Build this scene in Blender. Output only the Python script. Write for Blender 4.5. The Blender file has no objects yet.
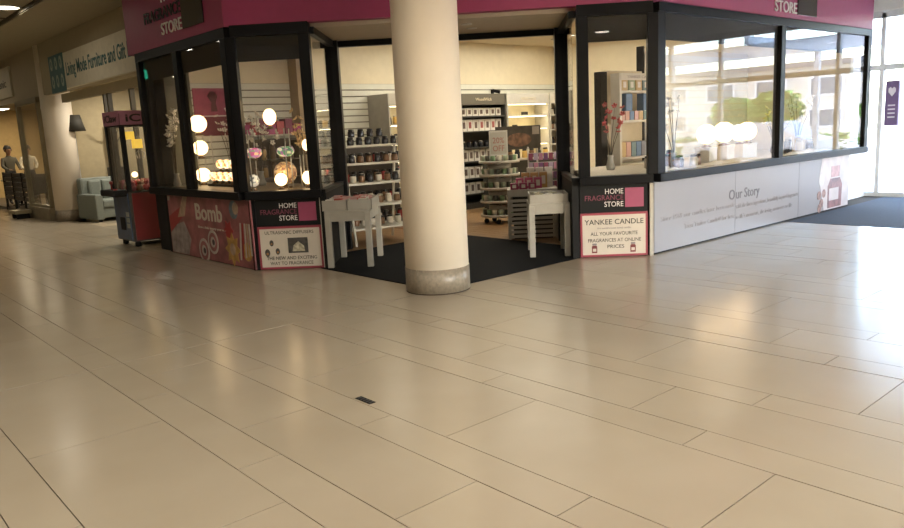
import bpy, bmesh, math, random
from mathutils import Matrix, Vector
random.seed(7)
R = math.radians
PI = math.pi
S = bpy.context.scene
C = S.collection

# ------------------------------------------------------------------ camera
def make_camera():
    f, pitch, roll, yaw = 750.1, 0.175917, 0.0493566, -0.7215907
    cp, sp, cr, sr = math.cos(pitch), math.sin(pitch), math.cos(roll), math.sin(roll)
    fwd = Vector((0, cp, -sp)); right = Vector((1, 0, 0)); down = Vector((0, -sp, -cp))
    r2 = cr * right + sr * down
    d2 = -sr * right + cr * down
    Y = Matrix.Rotation(yaw, 3, 'Z')
    r2, d2, fwd = Y @ r2, Y @ d2, Y @ fwd
    m = Matrix((r2, -d2, -fwd)).transposed().to_4x4()
    m.translation = (0, 0, 1.6)
    cam = bpy.data.cameras.new('camera')
    cam.sensor_width = 36.0
    cam.lens = f / 904 * 36.0
    cam.clip_end = 300
    o = bpy.data.objects.new('camera', cam)
    o.matrix_world = m
    C.objects.link(o)
    S.camera = o
make_camera()

# ------------------------------------------------------------------ sky, exposure
w = bpy.data.worlds.new('sky'); S.world = w; w.use_nodes = True
nt = w.node_tree; nt.nodes.clear()
sky = nt.nodes.new('ShaderNodeTexSky')
sky.sky_type = 'NISHITA'; sky.sun_disc = False
sky.sun_elevation = R(38); sky.sun_rotation = R(200); sky.air_density = 1.0; sky.dust_density = 2.0
bg = nt.nodes.new('ShaderNodeBackground'); bg.inputs[1].default_value = 2.5
out = nt.nodes.new('ShaderNodeOutputWorld')
nt.links.new(sky.outputs[0], bg.inputs[0]); nt.links.new(bg.outputs[0], out.inputs[0])
vs = S.view_settings
vs.view_transform = 'Standard'; vs.look = 'None'; vs.gamma = 1.0; vs.use_curve_mapping = False
vs.exposure = 0.42
S.cycles.sample_clamp_direct = 8.0; S.cycles.sample_clamp_indirect = 4.0; S.cycles.caustics_reflective = False; S.cycles.caustics_refractive = False; S.cycles.blur_glossy = 1.0
MALL_W = 22.0      # watts of one mall downlight
SHOP_W = 17.0      # watts of one shop downlight
MALL_COL = (1.0, 0.92, 0.78)
SHOP_COL = (1.0, 0.92, 0.75)

# ------------------------------------------------------------------ materials
MATS = {}
def mat(name, col, rough=0.55, metal=0.0, var=0.06, scale=9.0, emit=None, estr=0.0, bump=0.0, coat=0.0, objvar=0.0, spec=0.5):
    if name in MATS: return MATS[name]
    m = bpy.data.materials.new(name); m.use_nodes = True
    n = m.node_tree.nodes; l = m.node_tree.links
    b = n['Principled BSDF']
    b.inputs['Roughness'].default_value = rough
    b.inputs['Metallic'].default_value = metal
    b.inputs['Specular IOR Level'].default_value = spec
    if coat:
        b.inputs['Coat Weight'].default_value = coat; b.inputs['Coat Roughness'].default_value = 0.12
    tc = n.new('ShaderNodeTexCoord'); nz = n.new('ShaderNodeTexNoise')
    nz.inputs['Scale'].default_value = scale; nz.inputs['Detail'].default_value = 4
    l.new(tc.outputs['Object'], nz.inputs['Vector'])
    rp = n.new('ShaderNodeValToRGB')
    e = rp.color_ramp.elements
    e[0].position = 0.3; e[1].position = 0.7
    e[0].color = tuple(max(0, c * (1 - var)) for c in col[:3]) + (1,)
    e[1].color = tuple(min(1, c * (1 + var)) for c in col[:3]) + (1,)
    l.new(nz.outputs['Fac'], rp.inputs['Fac'])
    src = rp.outputs['Color']
    if objvar:
        oi = n.new('ShaderNodeObjectInfo'); hsv = n.new('ShaderNodeHueSaturation')
        mr = n.new('ShaderNodeMapRange'); mr.inputs['To Min'].default_value = 1 - objvar; mr.inputs['To Max'].default_value = 1 + objvar
        l.new(oi.outputs['Random'], mr.inputs['Value']); l.new(mr.outputs[0], hsv.inputs['Value'])
        l.new(src, hsv.inputs['Color']); src = hsv.outputs['Color']
    l.new(src, b.inputs['Base Color'])
    if emit is not None:
        b.inputs['Emission Color'].default_value = tuple(emit) + (1,)
        b.inputs['Emission Strength'].default_value = estr
    if bump:
        bp = n.new('ShaderNodeBump'); bp.inputs['Strength'].default_value = bump
        n2 = n.new('ShaderNodeTexNoise'); n2.inputs['Scale'].default_value = scale * 8
        l.new(tc.outputs['Object'], n2.inputs['Vector'])
        l.new(n2.outputs['Fac'], bp.inputs['Height']); l.new(bp.outputs[0], b.inputs['Normal'])
    MATS[name] = m
    return m

def glass(name, tint=(1, 1, 1), f0=0.045):
    if name in MATS: return MATS[name]
    m = bpy.data.materials.new(name); m.use_nodes = True
    n = m.node_tree.nodes; l = m.node_tree.links; n.clear()
    o = n.new('ShaderNodeOutputMaterial'); mx = n.new('ShaderNodeMixShader')
    tr = n.new('ShaderNodeBsdfTransparent'); gl = n.new('ShaderNodeBsdfGlossy')
    tr.inputs[0].default_value = tuple(tint) + (1,); gl.inputs['Roughness'].default_value = 0.0
    g = n.new('ShaderNodeNewGeometry'); d = n.new('ShaderNodeVectorMath'); d.operation = 'DOT_PRODUCT'
    l.new(g.outputs['Incoming'], d.inputs[0]); l.new(g.outputs['Normal'], d.inputs[1])
    a = n.new('ShaderNodeMath'); a.operation = 'ABSOLUTE'; l.new(d.outputs['Value'], a.inputs[0])
    s = n.new('ShaderNodeMath'); s.operation = 'SUBTRACT'; s.inputs[0].default_value = 1; l.new(a.outputs[0], s.inputs[1])
    p = n.new('ShaderNodeMath'); p.operation = 'POWER'; p.inputs[1].default_value = 5; l.new(s.outputs[0], p.inputs[0])
    q = n.new('ShaderNodeMath'); q.operation = 'MULTIPLY_ADD'; q.inputs[1].default_value = 1 - f0; q.inputs[2].default_value = f0
    l.new(p.outputs[0], q.inputs[0]); l.new(q.outputs[0], mx.inputs[0])
    l.new(tr.outputs[0], mx.inputs[1]); l.new(gl.outputs[0], mx.inputs[2]); l.new(mx.outputs[0], o.inputs[0])
    MATS[name] = m
    return m

def mosaic(name, cols, estr, scale=26.0, lead=(0.05, 0.03, 0.02)):
    """stained-glass mosaic: voronoi cells in the given colours, lit from inside"""
    if name in MATS: return MATS[name]
    m = bpy.data.materials.new(name); m.use_nodes = True
    n = m.node_tree.nodes; l = m.node_tree.links; b = n['Principled BSDF']
    tc = n.new('ShaderNodeTexCoord'); v = n.new('ShaderNodeTexVoronoi'); v.inputs['Scale'].default_value = scale
    l.new(tc.outputs['Object'], v.inputs['Vector'])
    sp = n.new('ShaderNodeSeparateColor'); l.new(v.outputs['Color'], sp.inputs[0])
    rp = n.new('ShaderNodeValToRGB'); rp.color_ramp.interpolation = 'CONSTANT'
    e = rp.color_ramp.elements
    for i, c in enumerate(cols):
        t = i / len(cols)
        el = e[i] if i < 2 else e.new(t)
        el.position = t; el.color = tuple(c) + (1,)
    l.new(sp.outputs[0], rp.inputs['Fac'])
    l.new(rp.outputs['Color'], b.inputs['Base Color']); l.new(rp.outputs['Color'], b.inputs['Emission Color'])
    b.inputs['Emission Strength'].default_value = estr; b.inputs['Roughness'].default_value = 0.2
    MATS[name] = m
    return m

def wood(name, c1, c2, rough=0.45, scale=3.0):
    if name in MATS: return MATS[name]
    m = bpy.data.materials.new(name); m.use_nodes = True
    n = m.node_tree.nodes; l = m.node_tree.links; b = n['Principled BSDF']; b.inputs['Roughness'].default_value = rough
    tc = n.new('ShaderNodeTexCoord'); mp = n.new('ShaderNodeMapping'); mp.inputs['Scale'].default_value = (1, 12, 12)
    nz = n.new('ShaderNodeTexNoise'); nz.inputs['Scale'].default_value = scale; nz.inputs['Detail'].default_value = 6
    rp = n.new('ShaderNodeValToRGB'); rp.color_ramp.elements[0].color = tuple(c1) + (1,); rp.color_ramp.elements[1].color = tuple(c2) + (1,)
    oi = n.new('ShaderNodeObjectInfo'); ad = n.new('ShaderNodeVectorMath'); ad.operation = 'ADD'
    l.new(tc.outputs['Object'], mp.inputs[0]); l.new(mp.outputs[0], ad.inputs[0]); l.new(oi.outputs['Random'], ad.inputs[1])
    l.new(ad.outputs[0], nz.inputs['Vector']); l.new(nz.outputs['Fac'], rp.inputs[0]); l.new(rp.outputs[0], b.inputs['Base Color'])
    MATS[name] = m
    return m

def floor_tile_mat():
    m = bpy.data.materials.new('floor_tile'); m.use_nodes = True
    n = m.node_tree.nodes; l = m.node_tree.links; b = n['Principled BSDF']
    g = n.new('ShaderNodeNewGeometry'); nz = n.new('ShaderNodeTexNoise'); nz.inputs['Scale'].default_value = 1.6; nz.inputs['Detail'].default_value = 6
    l.new(g.outputs['Position'], nz.inputs['Vector'])
    rp = n.new('ShaderNodeValToRGB'); e = rp.color_ramp.elements
    e[0].position = .3; e[1].position = .75
    e[0].color = (0.405, 0.333, 0.237, 1); e[1].color = (0.44, 0.368, 0.268, 1)
    l.new(nz.outputs['Fac'], rp.inputs[0])
    oi = n.new('ShaderNodeObjectInfo'); mr = n.new('ShaderNodeMapRange'); mr.inputs['To Min'].default_value = .975; mr.inputs['To Max'].default_value = 1.025
    hs = n.new('ShaderNodeHueSaturation'); l.new(oi.outputs['Random'], mr.inputs['Value']); l.new(mr.outputs[0], hs.inputs['Value'])
    l.new(rp.outputs[0], hs.inputs['Color']); l.new(hs.outputs[0], b.inputs['Base Color'])
    n2 = n.new('ShaderNodeTexNoise'); n2.inputs['Scale'].default_value = 3.0
    l.new(g.outputs['Position'], n2.inputs['Vector'])
    m2 = n.new('ShaderNodeMapRange'); m2.inputs['To Min'].default_value = .18; m2.inputs['To Max'].default_value = .23
    l.new(n2.outputs['Fac'], m2.inputs['Value']); l.new(m2.outputs[0], b.inputs['Roughness'])
    MATS['floor_tile'] = m
    return m

# ------------------------------------------------------------------ mesh builder
class MB:
    def __init__(s): s.v = []; s.f = []; s.sm = []
    def box(s, x0, x1, y0, y1, z0, z1, M=None):
        b = len(s.v)
        p = [(x0, y0, z0), (x1, y0, z0), (x1, y1, z0), (x0, y1, z0), (x0, y0, z1), (x1, y0, z1), (x1, y1, z1), (x0, y1, z1)]
        if M is not None: p = [tuple(M @ Vector(q)) for q in p]
        s.v += p
        for q in ((3, 2, 1, 0), (4, 5, 6, 7), (0, 1, 5, 4), (1, 2, 6, 5), (2, 3, 7, 6), (3, 0, 4, 7)):
            s.f.append(tuple(b + i for i in q)); s.sm.append(False)
        return s
    def lathe(s, prof, n=20, c=(0, 0, 0), M=None, a0=0.0, a1=2 * PI):
        b = len(s.v); k = len(prof); full = abs(a1 - a0 - 2 * PI) < 1e-6
        cols = n if full else n + 1
        for i in range(cols):
            a = a0 + (a1 - a0) * i / n
            for r, z in prof:
                q = Vector((c[0] + r * math.cos(a), c[1] + r * math.sin(a), c[2] + z))
                s.v.append(tuple(M @ q) if M is not None else tuple(q))
        for i in range(n):
            j = (i + 1) % cols
            for t in range(k - 1):
                s.f.append((b + i * k + t, b + j * k + t, b + j * k + t + 1, b + i * k + t + 1)); s.sm.append(True)
        if full:
            if prof[0][0] > 1e-6: s.f.append(tuple(b + i * k for i in reversed(range(n)))); s.sm.append(False)
            if prof[-1][0] > 1e-6: s.f.append(tuple(b + i * k + k - 1 for i in range(n))); s.sm.append(False)
        return s
    def tube(s, pts, r, n=8):
        pts = [Vector(p) for p in pts]; b = len(s.v)
        rs = r if isinstance(r, (list, tuple)) else [r] * len(pts)
        for i, p in enumerate(pts):
            t = (pts[min(i + 1, len(pts) - 1)] - pts[max(i - 1, 0)]).normalized()
            u = t.orthogonal().normalized() if i == 0 else (u - t * u.dot(t)).normalized()
            v = t.cross(u)
            for k in range(n):
                a = 2 * PI * k / n
                s.v.append(tuple(p + rs[i] * (math.cos(a) * u + math.sin(a) * v)))
        for i in range(len(pts) - 1):
            for k in range(n):
                j = (k + 1) % n
                s.f.append((b + i * n + k, b + i * n + j, b + (i + 1) * n + j, b + (i + 1) * n + k)); s.sm.append(True)
        s.f.append(tuple(b + k for k in reversed(range(n)))); s.sm.append(False)
        e = b + (len(pts) - 1) * n
        s.f.append(tuple(e + k for k in range(n))); s.sm.append(False)
        return s
    def ball(s, c, r, n=12, m=8, sc=(1, 1, 1)):
        prof = [(max(1e-5, r * math.sin(PI * i / m)), -r * math.cos(PI * i / m)) for i in range(m + 1)]
        prof[0] = (1e-5, -r); prof[-1] = (1e-5, r)
        M = Matrix.Translation(c) @ Matrix.Diagonal((*sc, 1))
        return s.lathe(prof, n, (0, 0, 0), M)
    def prism(s, poly, z0, z1, M=None):
        b = len(s.v); n = len(poly)
        for z in (z0, z1):
            for x, y in poly:
                q = Vector((x, y, z)); s.v.append(tuple(M @ q) if M is not None else tuple(q))
        s.f.append(tuple(b + i for i in reversed(range(n)))); s.sm.append(False)
        s.f.append(tuple(b + n + i for i in range(n))); s.sm.append(False)
        for i in range(n):
            j = (i + 1) % n
            s.f.append((b + i, b + j, b + n + j, b + n + i)); s.sm.append(False)
        return s
    def plate(s, poly, y0, y1):
        """outline in x,z with thickness from y0 (front) to y1"""
        M = Matrix(((1, 0, 0, 0), (0, 0, -1, 0), (0, 1, 0, 0), (0, 0, 0, 1)))
        return s.prism(poly, -y1, -y0, M)
    def mesh(s, name):
        me = bpy.data.meshes.new(name); me.from_pydata(s.v, [], s.f)
        me.polygons.foreach_set('use_smooth', s.sm); me.update()
        return me
    def build(s, name, m=None, parent=None, bevel=0.0, loc=None):
        o = bpy.data.objects.new(name, s.mesh(name))
        if m is not None: o.data.materials.append(m)
        C.objects.link(o)
        if parent is not None: o.parent = parent
        if loc is not None: o.location = loc
        if bevel:
            bv = o.modifiers.new('bevel', 'BEVEL'); bv.width = bevel; bv.segments = 2; bv.limit_method = 'ANGLE'
        return o

def nth(k, n):
    w_ = ['leftmost', 'second from left', 'third from left', 'fourth from left', 'fifth from left', 'sixth from left', 'seventh from left', 'eighth from left', 'ninth from left']
    return 'rightmost' if k == n - 1 and n > 1 else w_[k]
def tag(o, label=None, cat=None, group=None, kind=None):
    if label: o['label'] = label
    if cat: o['category'] = cat
    if group: o['group'] = group
    if kind: o['kind'] = kind
    return o
def thing(name, label, cat, loc=(0, 0, 0), rz=0.0, group=None):
    o = bpy.data.objects.new(name, None); C.objects.link(o)
    o.empty_display_size = 0.1; o.location = loc; o.rotation_euler = (0, 0, rz)
    return tag(o, label, cat, group)
def struct_root(name, loc=(0, 0, 0), rz=0.0):
    o = bpy.data.objects.new(name, None); C.objects.link(o)
    o.empty_display_size = 0.1; o.location = loc; o.rotation_euler = (0, 0, rz); o['kind'] = 'structure'
    return o
def struct(name, mb, m):
    return tag(mb.build(name, m), kind='structure')
def copy_tree(o, parent=None):
    c = o.copy(); C.objects.link(c)
    if parent is not None: c.parent = parent
    for ch in list(o.children): copy_tree(ch, c)
    return c
def dup(o, loc, rz=None, label=None, group=None):
    c = copy_tree(o); c.location = loc
    if rz is not None: c.rotation_euler[2] = rz
    if label: c['label'] = label
    if group: c['group'] = group
    return c

def text(s, name, parent, m, x0, x1, z, h, y=-0.004, bold=0.0, depth=0.0015, keep=False):
    """lettering standing in the local x-z plane, facing -y; fitted between x0 and x1, cap height h"""
    cu = bpy.data.curves.new('lettering', 'FONT'); cu.body = s; cu.extrude = depth; cu.offset = bold
    cu.resolution_u = 3
    o = bpy.data.objects.new('lettering', cu); C.objects.link(o)
    dg = bpy.context.evaluated_depsgraph_get(); dg.update()
    me = bpy.data.meshes.new_from_object(o.evaluated_get(dg))
    bpy.data.objects.remove(o)
    xs = [v.co.x for v in me.vertices]
    a, b = min(xs), max(xs)
    cap = 0.70
    k = h / cap; sx = (x1 - x0) / (b - a)
    for v in me.vertices:
        x, yy, zz = v.co
        v.co = (x0 + (x - a) * sx, y - zz, z + yy * k)
    me.materials.append(m)
    if h >= .06 and len(s) < 14:
        return split_letters(me, parent, m)
    ob = bpy.data.objects.new(name, me); C.objects.link(ob)
    ob['kind'] = 'stuff'
    if parent is not None: ob.parent = parent
    return ob
def split_letters(me, parent, m):
    bm = bmesh.new(); bm.from_mesh(me); isl = []; seen = set()
    for f in bm.faces:
        if f.index in seen: continue
        st = [f]; seen.add(f.index); grp = []
        while st:
            q = st.pop(); grp.append(q)
            for e in q.edges:
                for g in e.link_faces:
                    if g.index not in seen: seen.add(g.index); st.append(g)
        xs = [v.co.x for q in grp for v in q.verts]; isl.append([min(xs), max(xs), grp])
    isl.sort(key=lambda t: t[0]); cl = []
    for a, b, g in isl:
        if cl and a < cl[-1][1] - .35 * min(b - a, cl[-1][1] - cl[-1][0]): cl[-1][1] = max(b, cl[-1][1]); cl[-1][2] += g
        else: cl.append([a, b, list(g)])
    out = []
    for a, b, g in cl:
        idx = {}; vv = []; ff = []
        for q in g:
            for v in q.verts:
                if v.index not in idx: idx[v.index] = len(vv); vv.append(tuple(v.co))
            ff.append([idx[v.index] for v in q.verts])
        n = bpy.data.meshes.new('letter'); n.from_pydata(vv, [], ff); n.materials.append(m)
        o = bpy.data.objects.new('letter', n); C.objects.link(o); o.parent = parent; out.append(o)
    bm.free()
    return out

# shared materials
M_black = mat('black_frame', (0.008, 0.008, 0.009), 0.35, spec=.1)
M_blackmat = mat('black_matt', (0.008, 0.008, 0.008), 0.6, spec=.2)
M_white = mat('white_paint', (0.50, 0.47, 0.40), 0.5)
M_cream = mat('cream_wall', (0.72, 0.64, 0.47), 0.7, var=0.03)
M_plaster = mat('column_plaster', (0.82, 0.72, 0.58), 0.55, var=0.03, scale=3)
M_stone = mat('stone_band', (0.25, 0.205, 0.15), 0.35, var=0.2, scale=30)
M_glass = glass('window_glass')
M_pink = mat('fascia_magenta', (0.31, 0.034, 0.105), 0.5, var=0.04)
M_pinksq = mat('pink_square', (0.30, 0.05, 0.11), 0.4)
M_wht_ink = mat('white_ink', (0.75, 0.72, 0.68), 0.5)
M_blk_ink = mat('black_ink', (0.015, 0.012, 0.012), 0.5)
M_grey_ink = mat('grey_ink', (0.20, 0.18, 0.19), 0.5)
M_metal = mat('brushed_metal', (0.5, 0.48, 0.44), 0.35, metal=0.8)
M_tile = floor_tile_mat()
M_joint = mat('tile_joint', (0.05, 0.035, 0.02), 0.9)
M_ceil = mat('mall_ceiling', (0.36, 0.31, 0.21), 0.8, var=0.03)
M_bulb = mat('warm_bulb', (1, .85, .6), 0.4, emit=(1.0, 0.70, 0.36), estr=2.7)
M_led = mat('downlight_disc', (1, 1, 1), 0.4, emit=(1.0, 0.88, 0.68), estr=6.0)

# ------------------------------------------------------------------ floor of the mall
H = 1.6
GX = [.467, .919, 1.070, 1.369]           # row edges, repeating every 1.05 (in eye heights)
def rows(x0, x1):
    out = []
    k = math.floor((x0 / H - .467) / 1.05) - 1
    e = []
    while True:
        for i, g in enumerate(GX): e.append(((g + 1.05 * k) * H, i))
        k += 1
        if e[-1][0] > x1 + 2: break
    for (a, i), (b, _) in zip(e, e[1:]):
        if b > x0 and a < x1: out.append((a, b, i))
    return out
PHASE = {0: 0.0, 1: .296, 2: .594, 3: .296}    # wide row, narrow row, middle row, narrow row
def inside_shop(x, y):
    return x > 4.32 and y > 5.16 and x + y > 12.9 and x < 13.6 and y < 11.4
def build_floor():
    root = struct('floor', MB().box(-5, 15.35, -6.2, 31, -0.12, -0.006), M_joint)
    tiles = []
    J = 0.0055
    for a, b, i in rows(-0.6, 11.25):
        a = max(a, -5); b = min(b, 11.22)
        if b - a < .03: continue
        ph = PHASE[i] * H; L = 0.9 * H
        y = ph + math.floor((-6 - ph) / L) * L
        cuts = []
        while y < 30: cuts.append(y); y += L
        cuts.append(3.596 * H); cuts = sorted(cuts)
        cc = [cuts[0]]
        for c in cuts[1:]:
            if c - cc[-1] > 0.03: cc.append(c)
        for y0, y1 in zip(cc, cc[1:]):
            mx, my = (a + b) / 2, (y0 + y1) / 2
            if all(inside_shop(px, py) for px in (a, b) for py in (y0, y1)): continue
            # entrance mat corner
            if a > 4.9 and y0 > 5.75 and b < 13 and y1 < 11.4: continue
            fw = (mx * .66 + my * .75); sd = (mx * .75 - my * .66)
            if fw < 1.2 or abs(sd) > fw * .68 + 1.0: continue
            EX, EY = 4.83, 3.596 * H          # wider movement joints
            ja = .0055 if abs(a - EX) < .03 else J / 2; jb = .0055 if abs(b - EX) < .03 else J / 2
            jc = .0055 if abs(y0 - EY) < .01 else J / 2; jd_ = .0055 if abs(y1 - EY) < .01 else J / 2
            tiles.append((((b - a) * (y1 - y0)) / (fw ** 3), a + ja, b - jb, y0 + jc, y1 - jd_))
    tiles.sort(reverse=True)
    unit = MB().box(-.5, .5, -.5, .5, -.5, .5).mesh('tile'); unit.materials.append(M_tile)
    for _, a, b, y0, y1 in tiles[:300]:
        o = bpy.data.objects.new('tile', unit); C.objects.link(o); o.parent = root
        dz = random.uniform(-.0006, .0006)
        o.location = ((a + b) / 2, (y0 + y1) / 2, -0.004 + dz); o.scale = (b - a, y1 - y0, 0.008)
    mb = MB()
    for _, a, b, y0, y1 in tiles[300:]: mb.box(a, b, y0, y1, -0.0079, 0.0)
    # paving out of the photograph's view, around and behind the camera
    for a, b, i in rows(-5, 15.3):
        a = max(a, -5); b = min(b, 15.3)
        for k in range(-5, 22):
            y0 = k * 1.44 + PHASE[i] * H; y1 = y0 + 1.44
            mx, my = (a + b) / 2, (y0 + y1) / 2
            fw = (mx * .66 + my * .75); sd = (mx * .75 - my * .66)
            if -0.6 < b and a < 11.25 and not (fw < 1.2 or abs(sd) > fw * .68 + 1.0): continue
            if a > 4.25 and y0 > 5.0: continue
            if b > 11.2 and y1 > -2.0: continue
            if y0 < -6 or b - a < .03: continue
            mb.box(a + J / 2, b - J / 2, y0 + J / 2, y1 - J / 2, -0.0079, 0.0)
    tag(mb.build('tile', M_tile, root), kind='stuff')
    return len(tiles)
print('tiles', build_floor())

# floor plate (small black access cover)
fp = thing('floor_plate', 'small black rectangular cover plate set in the beige floor', 'plate', (2.467, 3.67, 0))
MB().box(-.024, .024, -.078, .078, 0, .0015).build('frame', M_blackmat, fp)
for k in range(5):
    MB().box(-.016, .016, -.068 + k * .029, -.052 + k * .029, .0015, .0028).build('slot', M_metal if k == 9 else mat('plate_rib', (.03, .03, .03), .4), fp)

# entrance mat, shop floor, exit mat
def shop_floor():
    root = struct('floor_shop', MB().box(4.3, 13.65, 5.2, 11.55, -.005, -.0006), M_joint)
    wm = wood('shop_boards', (.20, .115, .05), (.30, .18, .085), .35)
    n = 0
    for r in range(34):
        x0 = 7.76 + r * .17
        if x0 > 13.5: break
        y = 5.4 + (r % 3) * -.4
        while y < 11.5:
            a, b = max(y, 5.3), min(y + 1.2, 11.5)
            if b - a > .1: MB().box(x0 + .002, min(x0 + .168, 13.62), a + .002, b - .002, -.004, .004).build('plank', wm, root); n += 1
            y += 1.2
    for r in range(20):
        x0 = 4.5 + r * .17
        if x0 > 7.7: break
        y = 8.75
        while y < 11.5:
            b = min(y + 1.2, 11.5)
            MB().box(x0 + .002, min(x0 + .168, 7.74), y + .002, b - .002, -.004, .004).build('plank', wm, root)
            y += 1.2
shop_floor()
M_mat = mat('mat_black', (.0055, .006, .007), .9, spec=.1, var=.3, scale=60, bump=.2)
tag(MB().prism([(4.83, 5.71), (7.04, 5.71), (7.74, 6.38), (7.74, 8.72), (5.6, 8.72), (4.83, 7.95)], 0, .008).build('entrance_mat', M_mat),
    'black mat flooring in the shop entrance behind the round column', 'mat')
M_mat2 = mat('mat_bluegrey', (.060, .070, .090), .9, var=.3, scale=80, bump=.3)
tag(MB().box(11.23, 15.2, -2.0, 5.05, -.006, .004).build('entrance_mat', M_mat2),
    'large blue-grey barrier mat on the floor by the bright exit', 'mat')

# ------------------------------------------------------------------ mall shell
struct('ceiling', MB().box(-5, 15.35, -6.2, 31, 3.95, 4.05), M_ceil)
struct('trim_1', MB().box(3.45, 4.62, 11.6, 31, 3.87, 3.955), M_ceil)
tag(MB().box(3.43, 3.452, 11.6, 31, 3.885, 3.955).build('trim_2', mat('ceiling_joint', (.09, .075, .045), .8)), kind='structure')
tag(MB().box(1.2, 3.43, 15.55, 15.60, 3.935, 3.955).build('trim_3', mat('ceiling_joint', (.09, .075, .045), .8)), kind='structure')
M_mallw = mat('mall_wall', (.34, .29, .21), .7, var=.03)
struct('wall_left', MB().box(-5.2, -5, -6.2, 31, -.1, 4.05), M_mallw)
wr = struct_root('wall_rear')
for q in ((-5.2, 2.4, -.1, 4.05), (9.0, 15.4, -.1, 4.05), (2.4, 9.0, 3.2, 4.05), (2.4, 9.0, -.1, .5)):
    MB().box(q[0], q[1], -6.4, -6.2, q[2], q[3]).build('wall_section', M_mallw, wr)
w_added = struct_root('window_added', (2.4, -6.3, 0))           # unseen glazing behind the viewer, added so daylight reaches the column's front
for k in range(7): MB().box(k * 1.1 - .04, k * 1.1 + .04, -.05, .05, .5, 3.2).build('post', M_metal, w_added)
for k in range(6): MB().box(k * 1.1 + .04, k * 1.1 + 1.06, -.004, .004, .5, 3.2).build('pane', M_glass, w_added)
struct('ground_street', MB().box(-30, 15.25, -60, -6.41, -.14, -.02), mat('paving_pale', (.58, .56, .53), .8, var=.12, scale=.6))
struct('wall_end', MB().box(-5.2, 15.4, 31, 31.2, -.1, 4.05), M_mallw)

def column(loc, label, r=.325, top=3.95):
    t = thing('column', label, 'column', loc)
    MB().lathe([(r, .245), (r, top)], 48).build('shaft', M_plaster, t)
    # stone cladding ring in four curved plates with fine open joints
    rr = r + .006
    for k in range(4):
        a0 = k * PI / 2 + R(11); a1 = a0 + PI / 2 - .012
        MB().lathe([(r - .03, .012), (rr, .012), (rr, .25), (r - .03, .25), (r - .03, .012)], 12, a0=a0, a1=a1).build('stone_plate', M_stone, t)
    MB().lathe([(r, 0), (r + .004, 0), (r + .004, .014), (r, .014)], 40).build('base_joint', mat('dark_joint', (.06, .04, .025), .8), t)
    return t
column((4.9, 5.8, 0), 'round cream column with stone base in front of the shop entrance')
column((4.88, 18.72, 0), 'round cream column beside the grey-green armchair', r=.31, top=3.87)

# mall downlights
def downlight(name, loc, r, watts, col, label, group, spot=False):
    t = thing(name, label, 'light', loc, group=group)
    MB().lathe([(r, -.0), (r + .03, -.0), (r + .03, -.02), (r, -.02), (r, 0)], 24).build('rim', M_white, t)
    MB().lathe([(1e-4, -.008), (r, -.008), (r, -.002), (1e-4, -.002)], 24).build('diffuser', M_led, t)
    la = bpy.data.lights.new('lamp', 'AREA'); la.shape = 'DISK'; la.size = r * 1.8; la.energy = watts; la.color = col
    lo = bpy.data.objects.new('lamp', la); C.objects.link(lo); lo.parent = t; lo.location = (0, 0, -.03)
    return t
for x in (-2.6, .3, 3.2):
    for y in (-3.8, -1.0, 2.0, 5.0, 8.3, 11.4, 14.4, 17.1, 18.9, 22.5, 26.5):
        if x > 3 and y in (5.0, 8.3, 11.4, 18.9, 17.1): continue
        if x == -2.6 and y in (17.1, 22.5): continue
        seen = (x, y) == (3.2, 14.4)
        downlight('ceiling_downlight', (x, y, 3.95), .20, MALL_W * (1.5 if y < 4 else .8 if y < 7 else .17), MALL_COL,
                  'bright oval downlight in the ceiling at the top left corner' if seen else 'round downlight in the mall ceiling', 'mall ceiling downlights')
for x, y in ((7.5, -2.5),):
    downlight('ceiling_downlight', (x, y, 3.95), .16, MALL_W, MALL_COL, 'round downlight in the mall ceiling', 'mall ceiling downlights')

# ------------------------------------------------------------------ shop shell
SC = 3.36
struct('ceiling_shop', MB().prism([(4.35, 8.6), (7.75, 5.2), (13.7, 5.2), (13.7, 11.6), (4.35, 11.6)], SC, SC + .08), mat('shop_ceiling', (.62, .53, .38), .8, var=.03))
wb = struct('wall_back', MB().box(4.46, 13.7, 11.6, 11.72, 0, SC), M_cream)
M_slat = mat('slatwall_white', (.66, .66, .58), .45, var=.03)
MB().box(4.47, 13.60, 11.590, 11.6, .1, 2.52).build('groove_board', mat('groove_grey', (.20, .185, .15), .8), wb)
for k in range(21):
    z = .1 + k * .115
    MB().box(4.47, 13.60, 11.572, 11.591, z + .020, z + .115).build('slat', M_slat, wb)
struct('wall_right', MB().box(13.6, 13.72, 5.15, 11.6, 0, SC), M_cream)
wl = struct('wall_partition', MB().box(10.28, 13.6, 6.95, 7.03, 0, 2.72), M_cream)
struct('wall_partition_end', MB().box(9.32, 10.24, 6.95, 7.03, 0, 2.36), mat('partition_tan', (.48, .41, .29), .6))
struct('trim_6', MB().box(10.24, 10.28, 6.93, 7.05, 0, 2.74), M_black)
for k in range(22):
    z = .1 + k * .115
    MB().box(10.30, 13.58, 6.932, 6.95, z + .012, z + .115).build('slat', M_slat, wl)
# fascia ring: three faces with a mitred outline
def fascia():
    o = [(4.13, 11.62), (4.13, 8.515), (7.655, 4.99), (14.05, 4.99)]
    i = [(14.05, 5.12), (7.71, 5.12), (4.26, 8.57), (4.26, 11.62)]
    struct('wall_fascia', MB().prism(o + i, 2.92, 3.95), M_pink)
fascia()
tag(MB().prism([(4.13, 11.62), (4.26, 11.62), (4.26, 11.72), (4.13, 11.72)], 2.92, 3.95).build('trim_4', M_pink), kind='structure')
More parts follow.
